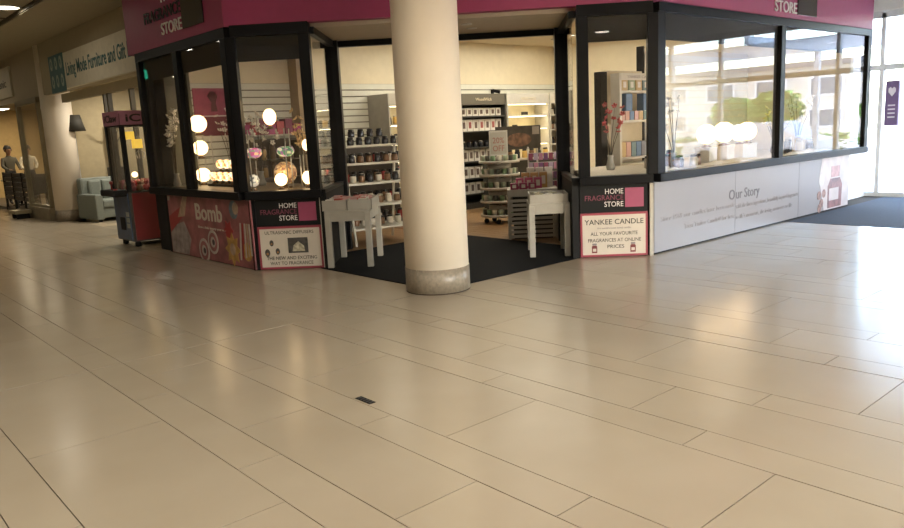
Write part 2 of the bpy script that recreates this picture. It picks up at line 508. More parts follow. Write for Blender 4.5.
# entrance soffit
U0 = Vector((4.25, 8.55, 0)); UD = Vector((.70711, -.70711, 0)); UN = Vector((.70711, .70711, 0))
def chp(u, n, z=0):
    q = U0 + UD * u + UN * n; return (q.x, q.y, z)
def chroot(name, u, n, z=0):
    return struct_root(name, chp(u, n, z), R(-45))
sof = struct_root('ceiling_entrance', chp(0, 0, 0), R(-45))
MB().box(.70, 4.10, .08, 1.50, 2.88, 2.94).build('soffit_panel', mat('soffit', (.46, .39, .28), .6, var=.03), sof)
MB().box(.70, 4.10, 1.50, 1.58, 2.80, SC).build('header_beam', M_black, sof)
for u, n in ((2.75, .55), (2.80, .95)):
    MB().lathe([(.05, 2.872), (.07, 2.872), (.07, 2.88), (.05, 2.88)], 16, (u, n, 0)).build('soffit_ring', M_metal, sof)

# ------------------------------------------------------------------ shop windows
def window(name, loc, rz, L, posts, ends=True, zt=2.80, hz=2.52, header=True, y0=-.11, y1=.0, sill=True, top=2.93):
    """a run of glazing along local x; posts = list of (x0, x1) uprights"""
    w = struct_root(name, loc, rz)
    if sill:
        MB().box(0, L, y0 - .02, y1 + .04, .885, .985).build('sill', M_black, w, bevel=.006)
    MB().box(0, L, y0, y1, zt, top).build('head', M_black, w)
    for a, b in posts:
        MB().box(a, b, y0, y1, .985, zt).build('post', M_black, w, bevel=.005)
    for (a, b), (c, d) in zip(posts, posts[1:]):
        MB().box(b - .008, c + .008, y0 + .035, y0 + .043, .98, zt + .005).build('pane', M_glass, w)
        if header: MB().box(b - .008, c + .008, y0 + .07, y0 + .09, hz, zt + .005).build('header_panel', M_blackmat, w)
    return w
# side facade on the mall walk (facing -x), local x runs towards the entrance
window('window_1', (4.25, 11.50, 0), R(-90), 2.95, [(0, .12), (1.36, 1.50), (2.80, 2.95)])
# angled bays of the corner
window('window_2', chp(0, 0), R(-45), .93, [(-.06, .045), (.80, .93)])
window('window_3', chp(4.02, 0), R(-45), .86, [(0, .13), (.80, .92)], zt=2.80)
# long facade (facing -y)
window('window_4', (7.70, 5.10, 0), 0, 6.35, [(-.02, .13), (3.04, 3.17), (6.20, 6.35)], zt=2.82)
# glazed returns of the entrance
def entrance_return(name, u, turn):
    w = struct_root(name, chp(u, 0), R(-45 + turn))
    a, b = (-.04, .04)
    MB().box(a, b, -.02, 1.50, 0, .93).build('dado', M_blackmat, w)
    MB().box(a - .005, b + .005, -.06, 1.45, .93, .975).build('sill', M_black, w)
    MB().box(a, b, .0, 1.50, 2.80, 2.88).build('head', M_black, w)
    MB().box(a - .05, b + .05, 1.40, 1.56, 0, 2.88).build('post', M_black, w)
    MB().box(-.004, .004, .05, 1.42, .99, 2.81).build('pane', M_glass, w)
entrance_return('window_5', .93, 2.7)
entrance_return('window_6', 3.98, 0)
# low kick boards behind the printed panels
struct('wall_side_dado', MB().box(4.27, 4.33, 8.55, 11.3, 0, .9), M_blackmat)
struct('wall_front_dado', MB().box(7.72, 13.6, 5.125, 5.18, 0, .9), M_blackmat)
for n_, u in (('wall_corner_dado_left', .06), ('wall_corner_dado_right', 4.03)):
    o = struct(n_, MB().box(0, .80, .022, .07, 0, .9), M_blackmat); o.location = chp(u, 0); o.rotation_euler[2] = R(-45)
tag(MB().box(4.30, 4.45, 11.3, 11.75, 0, 2.93).build('wall_side_end', M_black), kind='structure')
o = struct('trim_7', MB().box(-.01, .07, .0, .05, 0, .885), M_black); o.location = chp(0, 0); o.rotation_euler[2] = R(-45)
# white cover strips at the ends of the angled panels
for u in (.90, 3.985, 4.88):
    o = MB().box(-.022, .022, -.012, .03, 0, .885).build('trim_5', mat('strip_grey', (.42, .39, .34), .4)); o.location = chp(u, 0); o.rotation_euler[2] = R(-45); o['kind'] = 'structure'


# ------------------------------------------------------------------ shop signs on the fascia
def shop_sign(loc, rz, label, k=1.0, mirror=False):
    """local x along the fascia, 0 at the left edge of the black square; HOME / FRAGRANCE / STORE to its left"""
    t = thing('shop_sign', label, 'sign', loc, rz)
    sq = mat('gloss_black', (.008, .008, .009), .12, coat=.6)
    MB().box(0, .62 * k, -.02, 0, 0, .62 * k).build('square', sq, t, bevel=.004)
    text('HOME', 'lettering', t, M_wht_ink, -.62 * k, -.03, .42 * k, .15 * k, -.012, .004, .006)
    text('FRAGRANCE', 'lettering', t, M_blk_ink, -1.27 * k, -.03, .215 * k, .15 * k, -.012, .004, .006)
    text('STORE', 'lettering', t, M_wht_ink, -.70 * k, -.03, .01 * k, .15 * k, -.012, .004, .006)
    return t
shop_sign((4.13, 9.63, 3.035), R(-90), 'raised shop name lettering with black square on the left side fascia')
shop_sign((11.18, 4.99, 2.985), 0, 'raised shop name lettering with black square on the right side fascia', k=1.0)

# ------------------------------------------------------------------ printed panels under the windows
M_print_pink = mat('print_dusty_pink', (.29, .095, .10), .4, var=.45, scale=4.0)
def circ(cx, cz, r, n=20): return [(cx + r * math.cos(2 * PI * i / n), cz + r * math.sin(2 * PI * i / n)) for i in range(n)]
def star(cx, cz, r, n=8, q=.5): return [(cx + (r if i % 2 == 0 else r * q) * math.cos(PI * i / n), cz + (r if i % 2 == 0 else r * q) * math.sin(PI * i / n)) for i in range(2 * n)]
bp = thing('printed_panel', 'pink printed panel reading Bomb with bath bomb shapes below the side window', 'panel', (4.25, 11.16, 0), R(-90))
bp.scale = (.975, 1, 1)
MB().box(0, 2.70, 0, .018, .012, .875).build('board', M_print_pink, bp)
text('Bomb', 'lettering', bp, mat('print_cream', (.62, .56, .46), .5), 1.00, 1.86, .56, .22, -.002, .02)
text('blow a little luxury your way', 'lettering', bp, mat('print_cream', (.62, .56, .46), .5), 1.05, 1.95, .44, .035, -.002)
def motif(poly, m, y=-.003): MB().plate(poly, y, 0).build('printed_motif', m, bp)
m_red = mat('print_red', (.34, .03, .03), .45); m_tan = mat('print_tan', (.42, .30, .20), .5, var=.3); m_yel = mat('print_ochre', (.45, .26, .07), .5, var=.3)
m_teal = mat('print_teal', (.12, .17, .20), .5, var=.3); m_wh = mat('print_white', (.48, .43, .38), .5); m_dk = mat('print_dark', (.06, .04, .05), .5)
motif([(.02, .02), (.62, .02), (.75, .25), (.55, .50), (.30, .45), (.02, .30)], mat('print_greyrose', (.30, .25, .23), .5, var=.4, scale=8))
motif([(.02, .32), (.30, .45), (.62, .62), (.70, .78), (.45, .70), (.02, .55)], m_red, -.004)
motif([(.35, .55), (.60, .86), (.75, .86), (.60, .58)], m_tan, -.005)
for cx, cz, r in ((1.18, .13, .17), (1.50, .27, .165)):
    motif(circ(cx, cz, r), m_wh, -.004); motif(circ(cx, cz, r * .78), M_print_pink, -.005)
    motif(circ(cx, cz, r * .45), m_wh, -.006); motif(circ(cx + .02, cz, r * .25), m_dk, -.007)
motif(star(2.10, .22, .23, 8, .62), m_yel, -.004); motif(circ(2.10, .22, .08), m_tan, -.005)
motif(star(2.02, .46, .15, 6, .6), m_red, -.0035)
for k in range(5): motif([(2.30 + .08 * k, .10 + .02 * k), (2.335 + .08 * k, .10 + .02 * k), (2.40 + .06 * k, .58), (2.365 + .06 * k, .58)], (m_wh, m_red, m_wh, m_tan, m_wh)[k], -.0045 - .0004 * k)
motif(circ(2.52, .22, .12), m_yel, -.0035)
motif(circ(2.22, .74, .12), m_teal, -.004); motif(circ(2.28, .76, .08), m_tan, -.005)
motif(circ(2.55, .72, .10), M_print_pink, -.004)
motif([(.02, .85), (.10, .85), (.08, .79), (.02, .78)], m_wh, -.004)

def logo_panel(u, label):
    t = thing('logo_panel', label, 'panel', chp(u, 0), R(-45))
    r_ = t; t = MB().box(0, .80, 0, .02, .545, .882).build('board', M_blackmat, r_)
    MB().plate([(.535, .60), (.755, .60), (.755, .83), (.535, .83)], -.004, 0).build('square', M_pinksq, t)
    text('HOME', 'lettering', t, M_wht_ink, .30, .515, .765, .062, -.002)
    text('FRAGRANCE', 'lettering', t, mat('wine_ink', (.17, .03, .06), .5), .06, .515, .690, .062, -.002)
    text('STORE', 'lettering', t, M_wht_ink, .29, .515, .612, .062, -.002)
    return r_
logo_panel(.075, 'black logo panel with pink square beside the Bomb panel')
logo_panel(4.033, 'black logo panel with pink square beside the long grey Our Story panels')
M_paper = mat('poster_paper', (.54, .48, .40), .5, var=.03)
M_edge = mat('poster_border', (.27, .035, .055), .45)
def poster(u, label):
    t = thing('poster', label, 'poster', chp(u, 0), R(-45))
    MB().box(0, .80, -.002, .02, .008, .540).build('border', M_edge, t)
    return MB().box(.025, .775, -.005, 0, .034, .512).build('paper', M_paper, t)
p1 = poster(.075, 'white poster with red border about ultrasonic diffusers below the left angled window')
text('ULTRASONIC DIFFUSERS', 'lettering', p1, M_blk_ink, .09, .70, .445, .040, -.007, .002)
text('THE NEW AND EXCITING', 'lettering', p1, M_blk_ink, .09, .72, .125, .042, -.007, .002)
text('WAY TO FRAGRANCE', 'lettering', p1, M_blk_ink, .13, .67, .060, .042, -.007, .002)
m_photo = mat('photo_dark', (.05, .045, .04), .4, var=.5, scale=20)
MB().plate([(.37, .205), (.62, .205), (.62, .395), (.37, .395)], -.008, -.005).build('printed_photo', m_photo, p1)
MB().plate([(.42, .225), (.58, .225), (.57, .29), (.50, .35), (.44, .30)], -.010, -.008).build('printed_photo', mat('photo_pale', (.40, .36, .26), .5, var=.4, scale=30), p1)
for x, z, r in ((.165, .335, .032), (.105, .215, .040), (.235, .230, .034)):
    MB().plate([(x + r * .8 * math.cos(2 * PI * i / 16), z + r * 1.2 * math.sin(2 * PI * i / 16)) for i in range(16)], -.008, -.005).build('printed_photo', m_photo, p1)
    MB().plate(circ(x, z - .3 * r, r * .4, 10), -.010, -.008).build('printed_photo', mat('photo_amber', (.30, .15, .05), .5), p1)
p2 = poster(4.033, 'white poster with red border offering fragrances at online prices below the right angled window')
text('YANKEE CANDLE', 'lettering', p2, M_blk_ink, .05, .75, .400, .062, -.007, .004)
text("the world's most loved candle", 'lettering', p2, M_grey_ink, .20, .60, .345, .022, -.007)
text('ALL YOUR FAVOURITE', 'lettering', p2, M_blk_ink, .12, .68, .268, .042, -.007, .001)
text('FRAGRANCES AT ONLINE', 'lettering', p2, M_blk_ink, .09, .72, .188, .042, -.007, .001)
text('PRICES', 'lettering', p2, M_blk_ink, .32, .52, .110, .042, -.007, .001)
for x in (.165, .625):
    MB().plate([(x - .032, .055), (x + .032, .055), (x + .032, .135), (x + .022, .148), (x - .022, .148), (x - .032, .135)], -.009, -.005).build('printed_candle', mat('print_burgundy', (.16, .03, .03), .4), p2)
    MB().plate([(x - .026, .152), (x + .026, .152), (x + .026, .172), (x - .026, .172)], -.009, -.005).build('printed_candle', M_grey_ink, p2)
    MB().plate([(x - .020, .075), (x + .020, .075), (x + .020, .110), (x - .020, .110)], -.011, -.009).build('printed_candle', M_paper, p2)

# long grey panels: three boards with a heading running over the first joint
M_story = mat('story_panel', (.235, .222, .235), .35, var=.02, scale=2)
xs = [(7.76, 9.71), (9.715, 11.67), (11.675, 13.60)]
LB = ['long grey panel nearest the red bordered poster, start of the Our Story text', 'middle grey panel of the Our Story lettering between two dark joints',
      'far grey panel with a printed candle picture next to the exit mat']
roots = []
for (a, b), lb in zip(xs, LB):
    t = thing('story_panel', lb, 'panel', (a, 5.10, 0))
    roots.append((MB().box(0, b - a, 0, .022, .02, .878).build('board', M_story, t), a))
    MB().box(0, b - a, .004, .022, 0, .02).build('base_rail', M_blackmat, t)
def stext(s, i, x0, x1, z, h, m, bold=0.0):
    t, a = roots[i]; text(s, 'lettering', t, m, x0 - a, x1 - a, z, h, -.002, bold)
m_st = mat('ink_charcoal', (.10, .09, .10), .5); m_st2 = mat('ink_greylight', (.24, .22, .23), .5)
stext('O', 0, 9.54, 9.695, .49, .135, m_st, .01)
stext('ur Story', 1, 9.73, 10.40, .49, .135, m_st, .004)
stext('Since 1969 our candles have been made', 0, 7.90, 9.69, .385, .065, m_st2)
stext('with the finest ingredients, beautifully inspired fragrances', 1, 9.73, 11.64, .355, .065, m_st2)
stext('Trust Yankee Candle\u00ae for how', 0, 8.42, 9.69, .235, .065, m_st2)
stext("to life's moments, the loving memories to life", 1, 9.73, 11.45, .205, .065, m_st2)
t3, a3 = roots[2]
def pm(poly, m, y): MB().plate([(x - a3, z) for x, z in poly], y, 0).build('printed_motif', m, t3)
pm([(12.62, .02), (13.59, .02), (13.59, .87), (12.50, .87), (12.40, .55)], mat('print_mist', (.50, .44, .44), .45, var=.15, scale=4), -.002)
pm([(12.75, .04), (13.30, .04), (13.32, .40), (13.22, .52), (12.84, .52), (12.74, .40)], mat('print_jar', (.20, .09, .09), .4, var=.5, scale=7), -.003)
pm([(12.86, .54), (13.20, .54), (13.20, .72), (12.86, .72)], mat('print_lid', (.42, .24, .24), .4, var=.3), -.003)
pm([(12.80, .16), (13.18, .16), (13.18, .36), (12.80, .36)], mat('print_mist', (.5, .44, .44), .45), -.004)
for x, z in ((12.52, .15), (12.60, .30), (12.45, .07), (12.42, .28)): pm(circ(x, z, .07), mat('print_cookie', (.26, .15, .13), .5, var=.5, scale=18), -.0035)
pm(circ(12.50, .52, .10), mat('print_plate', (.55, .52, .52), .5), -.003)

# ------------------------------------------------------------------ generic display goods
def globe_lamp(name, loc, r, label, m=None, group=None, watts=0.8, stretch=1.0, base=True, light=True):
    t = thing(name, label, 'lamp', loc, group=group)
    h = 0.045
    if base:
        MB().lathe([(r * .55, 0), (r * .55, .012), (r * .2, .03), (r * .2, h)], 14).build('base', mat('bronze', (.10, .06, .03), .35, metal=.7), t)
    prof = []
    for i in range(13):
        a = PI * (.06 + .84 * i / 12)
        prof.append((r * math.sin(a), h + r * stretch * (1 - math.cos(a))))
    MB().lathe(prof, 18).build('shade', m or M_bulb, t)
    if light:
        la = bpy.data.lights.new('bulb', 'POINT'); la.energy = watts; la.color = (1, .68, .36); la.shadow_soft_size = r * .9
        lo = bpy.data.objects.new('bulb', la); C.objects.link(lo); lo.parent = t; lo.location = (0, 0, h + r * 2 * stretch + .05)
    return t
def branch(loc, h, seed, label, n=9, spread=.28, fl=.042, mcol=None, group=None):
    """leafless ornamental branches with blossoms"""
    rnd = random.Random(seed)
    t = thing('blossom_branch', label, 'flowers', loc, group=group)
    MB().lathe([(.05, 0), (.06, .04), (.035, .16), (.045, .20), (.04, .20), (.03, .16), (.03, .02)], 12).build('vase', mat('vase_clear', (.30, .29, .26), .2), t)
    mb = MB(); tips = []
    for k in range(n):
        a = rnd.uniform(0, 2 * PI); e = rnd.uniform(.3, 1) * spread; hh = h * rnd.uniform(.55, 1)
        p = [(0, 0, .1), (e * .3 * math.cos(a), e * .3 * math.sin(a), .1 + hh * .4), (e * .75 * math.cos(a), e * .75 * math.sin(a), .1 + hh * .75), (e * math.cos(a), e * math.sin(a), .1 + hh * .97)]
        mb.tube(p, [.006, .005, .004, .002], 5)
        tips += [p[3], p[2], tuple((Vector(p[2]) + Vector(p[3])) / 2 + Vector((rnd.uniform(-.05, .05), rnd.uniform(-.05, .05), 0)))]
    mb.build('stems', mat('twig', (.06, .045, .03), .7), t)
    fm = mcol or mat('petal_white', (.80, .76, .66), .5)
    me = None
    for k, p in enumerate(tips):
        if me is None:
            b = MB()
            for q in range(5):
                M = Matrix.Rotation(q * 2 * PI / 5, 4, 'Z') @ Matrix.Translation((fl * .55, 0, fl * .15)) @ Matrix.Rotation(-.5, 4, 'Y') @ Matrix.Diagonal((.6, .42, .16, 1))
                b.lathe([(1e-5, -fl), (fl * .8, -fl * .6), (fl, 0), (fl * .8, fl * .6), (1e-5, fl)], 6, M=M)
            me = b.mesh('flower'); me.materials.append(fm)
        o = bpy.data.objects.new('flower', me); C.objects.link(o); o.parent = t; o.location = p
        o.rotation_euler = (rnd.uniform(-1.2, 1.2), rnd.uniform(-1.2, 1.2), rnd.uniform(0, 6))
    return t
def jar_mesh(r=.045, h=.10):
    return MB().lathe([(r * .9, 0), (r, .008), (r, h * .72), (r * .8, h * .8), (r * .8, h * .84)], 12), MB().lathe([(r * .86, h * .84), (r * .86, h), (r * .6, h + .006), (1e-4, h + .006)], 12)
def jar(loc, label, group, mb, ml, r=.045, h=.10):
    t = thing('candle_jar', label, 'candle', loc, group=group)
    a, b = jar_mesh(r, h); a.build('jar', mb, t); b.build('lid', ml, t)
    return t
def carton(loc, sx, sy, sz, m, label, group, rz=0, name='candle_box', mlab=None):
    """product carton with a printed front label"""
    t = thing(name, label, 'box', loc, rz, group=group)
    MB().box(-sx / 2, sx / 2, -sy / 2, sy / 2, 0, sz).build('carton', m, t, bevel=min(sx, sz) * .03)
    if mlab: MB().box(-sx * .24, sx * .24, -sy / 2 - .0015, -sy / 2, sz * .25, sz * .78).build('label_print', mlab, t)
    return t

# window plinths
M_cloth = mat('display_cloth', (.62, .56, .44), .8, bump=.3, scale=14)
M_plinth = mat('plinth_side', (.10, .09, .08), .6)
def plinth(name, poly, label, mtop):
    t = thing(name, label, 'plinth')
    MB().prism(poly, 0, .955).build('body', M_plinth, t)
    MB().prism(poly, .955, .97).build('top', mtop, t, bevel=.004)
plinth('display_plinth', [(4.34, 11.29), (4.34, 8.62), (4.80, 8.10), (5.45, 8.75), (5.45, 11.29)], 'window plinth behind the Bomb panel carrying lit lamps', mat('plinth_top', (.22, .17, .10), .4))
plinth('display_plinth', [(7.20, 5.74), (7.76, 5.22), (13.55, 5.22), (13.55, 6.90), (8.40, 6.90), (8.32, 6.60), (8.05, 6.50)], 'long window plinth with pale cloth top behind the Our Story panels', M_cloth)
ZP = .97
# ---- lamps and bowls of the left windows
mo_warm = mosaic('mosaic_warm', [(1, .55, .18), (1, .78, .42), (.75, .22, .08), (1, .88, .6), (.9, .45, .2)], 1.6, 30)
mo_pink = mosaic('mosaic_pink', [(.55, .10, .22), (.8, .62, .4), (.25, .30, .16), (.85, .5, .25), (.5, .2, .35)], .55, 30)
mo_green = mosaic('mosaic_green', [(.12, .30, .14), (.75, .68, .45), (.35, .12, .25), (.6, .62, .3), (.1, .2, .12)], .5, 30)
mo_white = mosaic('mosaic_white', [(.8, .75, .62), (.35, .36, .32), (.9, .82, .65), (.12, .13, .12)], .35, 30)
mo_dim = mosaic('mosaic_dim', [(.5, .30, .12), (.35, .2, .1), (.6, .42, .2), (.2, .1, .06)], .35, 28)
# glass shelf stack at the first post
def glass_shelf(loc, w, d, zs, label, rz=0):
    t = thing('glass_display_stand', label, 'shelf', loc, rz)
    for z in zs: MB().box(-w / 2, w / 2, -d / 2, d / 2, z - .008, z).build('glass_shelf', glass('shelf_glass', (.9, .96, .92), .06), t)
    for sx in (-1, 1):
        for sy in (-1, 1): MB().lathe([(.008, 0), (.008, zs[-1])], 8, (sx * (w / 2 - .02), sy * (d / 2 - .02), 0)).build('leg', M_metal, t)
    return t
glass_shelf((4.80, 11.06, ZP), .28, .32, (.40, .74), 'three-tier glass stand with lit globe lamps behind the side window post')
globe_lamp('globe_lamp', (4.80, 11.06, ZP + .74), .13, 'glowing globe lamp on the top tier by the side window post')
globe_lamp('globe_lamp', (4.80, 11.06, ZP + .40), .112, 'glowing globe lamp on the middle tier by the side window post')
globe_lamp('globe_lamp', (4.80, 11.06, ZP), .112, 'glowing globe lamp on the plinth under the glass stand', stretch=.95)
# tiered rack with two rows of four mosaic tealights
tr = thing('tiered_rack', 'dark stepped rack holding two rows of small mosaic lamps', 'rack', (4.78, 10.28, ZP))
MB().box(-.08, .16, -.42, .42, 0, .03).build('step', M_blackmat, tr)
MB().box(.02, .16, -.42, .42, .03, .20).build('step', M_blackmat, tr)
for r_, (dx, dz) in enumerate(((-.03, .03), (.09, .20))):
    for k in range(4):
        globe_lamp('mosaic_tealight', (4.78 + dx, 10.58 - k * .20, ZP + dz), .066, '%s small lit mosaic globe on the %s step of the dark rack' % (nth(k, 4), 'lower' if r_ == 0 else 'upper'),
                   mosaic('mosaic_warm', [], 0) if (k + r_) % 3 else mosaic('mosaic_tl', [(1, .7, .35), (1, .85, .55), (.7, .3, .12), (.9, .55, .4)], 1.3, 34), 'mosaic lamps on the dark rack', light=False)
branch((5.14, 10.75, ZP), 1.15, 3, 'tall white blossom branches behind the mosaic lamp rack', n=10, spread=.34)
branch((4.43, 11.16, ZP), 1.12, 13, 'dense white blossom branches nearest the far end of the side window', n=14, spread=.12)
branch((5.05, 9.70, ZP), .95, 5, 'white blossom branches left of the angled window post', n=8, spread=.30)
branch((5.24, 8.78, ZP), .95, 8, 'blossom branches at the right edge of the left angled window', n=7, spread=.20, mcol=mat('petal_gold', (.6, .42, .2), .5))
# angled window: two-shelf glass stand with bowls
glass_shelf((4.66, 8.66, ZP), .50, .26, (.38, .76), 'glass stand with two mosaic bowls in the left angled window', R(-45))
def bowl_lamp(loc, label, m):
    t = thing('mosaic_bowl', label, 'bowl', loc)
    MB().lathe([(.03, 0), (.03, .02), (.012, .03)], 14).build('foot', mat('bronze', (.1, .06, .03), .35), t)
    MB().lathe([(.012, .028), (.07, .035), (.105, .07), (.112, .10), (.10, .135), (.065, .155), (.06, .15), (.095, .13), (.105, .10), (.098, .072), (.06, .042)], 20).build('bowl', m, t)
bowl_lamp((4.50, 8.80, ZP + .38), 'pink flowered mosaic bowl on the glass shelf', mo_pink)
bowl_lamp((4.80, 8.52, ZP + .38), 'green flowered mosaic bowl on the glass shelf', mo_green)
globe_lamp('table_lamp', (4.68, 8.63, ZP + .76), .082, 'tall oval glowing lamp on top of the glass stand', stretch=1.25)
globe_lamp('table_lamp', (4.73, 8.57, ZP), .080, 'brightest globe lamp at the foot of the angled window', watts=1.2)
globe_lamp('mosaic_globe', (4.92, 8.78, ZP), .15, 'large amber mosaic globe behind the brightest lamp', mo_dim, light=False)
globe_lamp('mosaic_globe', (4.49, 8.85, ZP), .080, 'small black and white mosaic globe at the lower left of the angled window', mo_white, light=False)
globe_lamp('table_lamp', (5.03, 8.42, ZP), .07, 'glowing lamp against the window post at the lower right', stretch=1.2, watts=0.5)
glass_shelf((5.10, 8.50, ZP), .2, .2, (.42,), 'small glass pedestal against the window post', R(-45))
globe_lamp('table_lamp', (5.10, 8.50, ZP + .42), .06, 'glowing lamp on the small glass pedestal by the post', stretch=1.25, watts=0.5)
struct('wall_panel', MB().box(4.47, 4.93, 11.50, 11.571, 0, 3.3), mat('panel_olive', (.13, .125, .09), .6))
struct('wall_pilaster', MB().box(6.70, 7.02, 11.30, 11.571, 0, SC), mat('pilaster_tan', (.30, .22, .13), .6))
# magenta banner and gift boxes on the back wall
ban = thing('wall_banner', 'pink banner with a figure print on the back wall', 'banner', (4.98, 11.57, 2.02))
MB().box(0, .62, -.02, 0, 0, .42).build('panel', mat('banner_pink', (.30, .05, .10), .5, var=.2), ban)
MB().plate([(.27, .06), (.38, .06), (.36, .20), (.40, .30), (.34, .37), (.28, .37), (.23, .30), (.29, .20)], -.024, -.02).build('figure_print', mat('banner_dark', (.10, .02, .03), .5), ban)
MB().box(0, .62, -.012, 0, -.32, -.02).build('lower_panel', mat('banner_dark2', (.16, .02, .04), .5), ban)
for k in range(7):
    carton((5.70 + k * .155, 11.40, 1.68), .135, .2, .17 + .04 * (k % 3), mat(['box_magenta', 'box_red', 'box_wine'][k % 3], [(.32, .03, .14), (.35, .04, .05), (.18, .02, .06)][k % 3], .4),
           '%s magenta gift box on the long wall shelf behind the left windows' % nth(k, 7), 'gift boxes on the long wall shelf', name='gift_box')
for q, (xa, xb) in enumerate(((5.72, 6.62),)):
    unit_ = thing('display_unit', 'dark brown shelving of gilt jars under the long wall shelf', 'cabinet', (xa, 11.24, .004))
    m_ = mat('unit_brown', (.07, .045, .025), .5)
    for sx in (0, xb - xa - .03): MB().box(sx, sx + .03, 0, .32, 0, 1.60).build('side', m_, unit_)
    MB().box(.03, xb - xa - .03, .30, .32, 0, 1.60).build('back', m_, unit_)
    for z in (.05, .50, .95, 1.25, 1.57): MB().box(.03, xb - xa - .03, 0, .30, z, z + .025).build('shelf', m_, unit_)
    for z in (.975, 1.275):
        for k in range(5):
            jar((xa + .12 + k * .165, 11.38, z + .004), '%s gilt jar on the %s shelf of the brown shelving' % (nth(k, 5), 'lower' if z < 1.1 else 'upper'), 'gilt jars on the brown shelving', mat('gilt', (.38, .24, .09), .35, metal=.4) if (k + q) % 2 else mat('gilt_dark', (.12, .07, .03), .4), mat('lid_brown', (.1, .05, .02), .4), .05, .16 + .04 * (k % 3))
ws = thing('wall_shelf', 'long pale wall shelf carrying magenta gift boxes', 'shelf', (5.60, 11.57, 1.66))
MB().box(0, 1.06, -.32, 0, 0, .02).build('board', M_white, ws)
for k in range(2): MB().box(.02 + k * 1.0, .04 + k * 1.0, -.28, 0, -.14, 0).build('bracket', M_metal, ws)

# ------------------------------------------------------------------ entrance tables and stands
M_tblw = mat('table_white', (.36, .335, .285), .5)
def trestle(loc, w, d, h, label):
    t = thing('display_table', label, 'table', loc, R(-45))
    MB().box(-w / 2, w / 2, -d / 2, d / 2, h - .03, h).build('tabletop', M_tblw, t, bevel=.004)
    for sx in (-1, 1):
        MB().box(sx * (w / 2 - .03) - .012, sx * (w / 2 - .03) + .012, -d / 2 + .06, d / 2 - .06, h - .13, h - .03).build('apron', M_tblw, t)
        for sy in (-1, 1):
            x, y = sx * (w / 2 - .035), sy * (d / 2 - .035)
            MB().box(x - .035, x + .035, y - .035, y + .035, 0, h - .03).build('leg', M_tblw, t, bevel=.003)
    for sy in (-1, 1): MB().box(-w / 2 + .06, w / 2 - .06, sy * (d / 2 - .03) - .012, sy * (d / 2 - .03) + .012, h - .13, h - .03).build('apron', M_tblw, t)
    return t
def tray(loc, w, d, h, label, group=None):
    t = thing('display_tray', label, 'tray', loc, R(-45), group)
    MB().box(-w / 2, w / 2, -d / 2, d / 2, 0, .01).build('base', M_tblw, t)
    for q in ((-w / 2, w / 2, -d / 2, -d / 2 + .014), (-w / 2, w / 2, d / 2 - .014, d / 2), (-w / 2, -w / 2 + .014, -d / 2, d / 2), (w / 2 - .014, w / 2, -d / 2, d / 2)):
        MB().box(*q, .01, h).build('side', M_tblw, t)
    return t
trestle((5.36, 7.93, .008), .56, .86, .70, 'white display table left of the column at the entrance')
for k in (-1, 1):
    c = Vector((5.36, 7.93, 0)) + UD * (.155 * k) - UN * .10
    tray((c.x, c.y, .708), .30, .60, .125, 'left white tray of sachets on the left entrance table' if k < 0 else 'right white tray of sachets on the left entrance table')
    for q in range(9):
        p = c + UD * random.uniform(-.09, .09) + UN * (-.25 + q * .06)
        carton((p.x, p.y, .795 + .004 * (q % 3)), .10, .06, .05, mat(['sach_white', 'sach_red', 'sach_rose'][q % 3], [(.6, .56, .5), (.40, .07, .06), (.5, .28, .26)][q % 3], .5),
               'flat scented sachet standing in a tray on the left entrance table', 'sachets on the left entrance table', rz=R(-45) + random.uniform(-.25, .25), name='sachet')
trestle((7.17, 6.27, .008), .50, .64, .66, 'white display table right of the column at the entrance')
c = Vector((7.17, 6.27, 0)) - UN * .02
tray((c.x, c.y, .668), .47, .56, .11, 'single white tray of packets on the right entrance table')
for q in range(14):
    p = c + UD * random.uniform(-.16, .16) + UN * (-.2 + .4 * q / 13)
    carton((p.x, p.y, .735 + .005 * (q % 3)), .09, .07, .04, mat(['pk_white', 'pk_grey', 'pk_olive'][q % 3], [(.62, .58, .52), (.28, .27, .25), (.34, .31, .2)][q % 3], .5),
           'small packet lying in the tray on the right entrance table', 'packets on the right entrance table', rz=random.uniform(-.9, .2), name='sachet')
# ladder shelf behind the left table
lt = thing('ladder_shelf', 'white A-frame ladder shelf behind the left entrance table', 'shelf', (6.62, 9.30, 0.004), R(-12))
for sx in (-1, 1):
    MB().tube([(sx * .46, -.42, 0), (sx * .46, -.10, 1.55)], .022, 4).build('rail', M_white, lt)
    MB().tube([(sx * .46, .30, 0), (sx * .46, .02, 1.55)], .022, 4).build('rail', M_white, lt)
shz = (.22, .55, .87, 1.16, 1.42)
for i, z in enumerate(shz):
    y0 = -.42 + .32 * z / 1.55; y1 = .30 - .28 * z / 1.55
    MB().box(-.50, .50, y0 + .0, y1, z, z + .03).build('shelf', M_white, lt)
lm = Matrix.Translation((6.62, 9.30, 0.004)) @ Matrix.Rotation(R(-12), 4, 'Z')
M_dku_ = mat('gondola_dark', (.045, .035, .028), .5)
jd = mat('jar_dark', (.03, .03, .035), .25); jw = mat('jar_cream', (.55, .5, .42), .3); jr = mat('jar_red', (.30, .05, .05), .25); jb = mat('jar_brown', (.15, .08, .04), .3); jy = mat('jar_amber', (.65, .42, .12), .3)
lidm = mat('lid_black', (.015, .015, .015), .3)
cols = [[jw, jb, jw], [jb, jb, jw], [jd, jw, jb], [jb, jd, jb], [jd, jd, jd]]
for i, z in enumerate(shz):
    for k in range(7):
        p = lm @ Vector((-.42 + k * .14, -.02, z + .03))
        jar(p, '%s candle jar on the %s shelf of the ladder shelf' % (nth(k, 7), ['lowest', 'second', 'third', 'fourth', 'top'][i]), 'jars on the ladder shelf', cols[i][k % 3], lidm if i != 1 else jw, .05, .12 if i < 4 else .11)
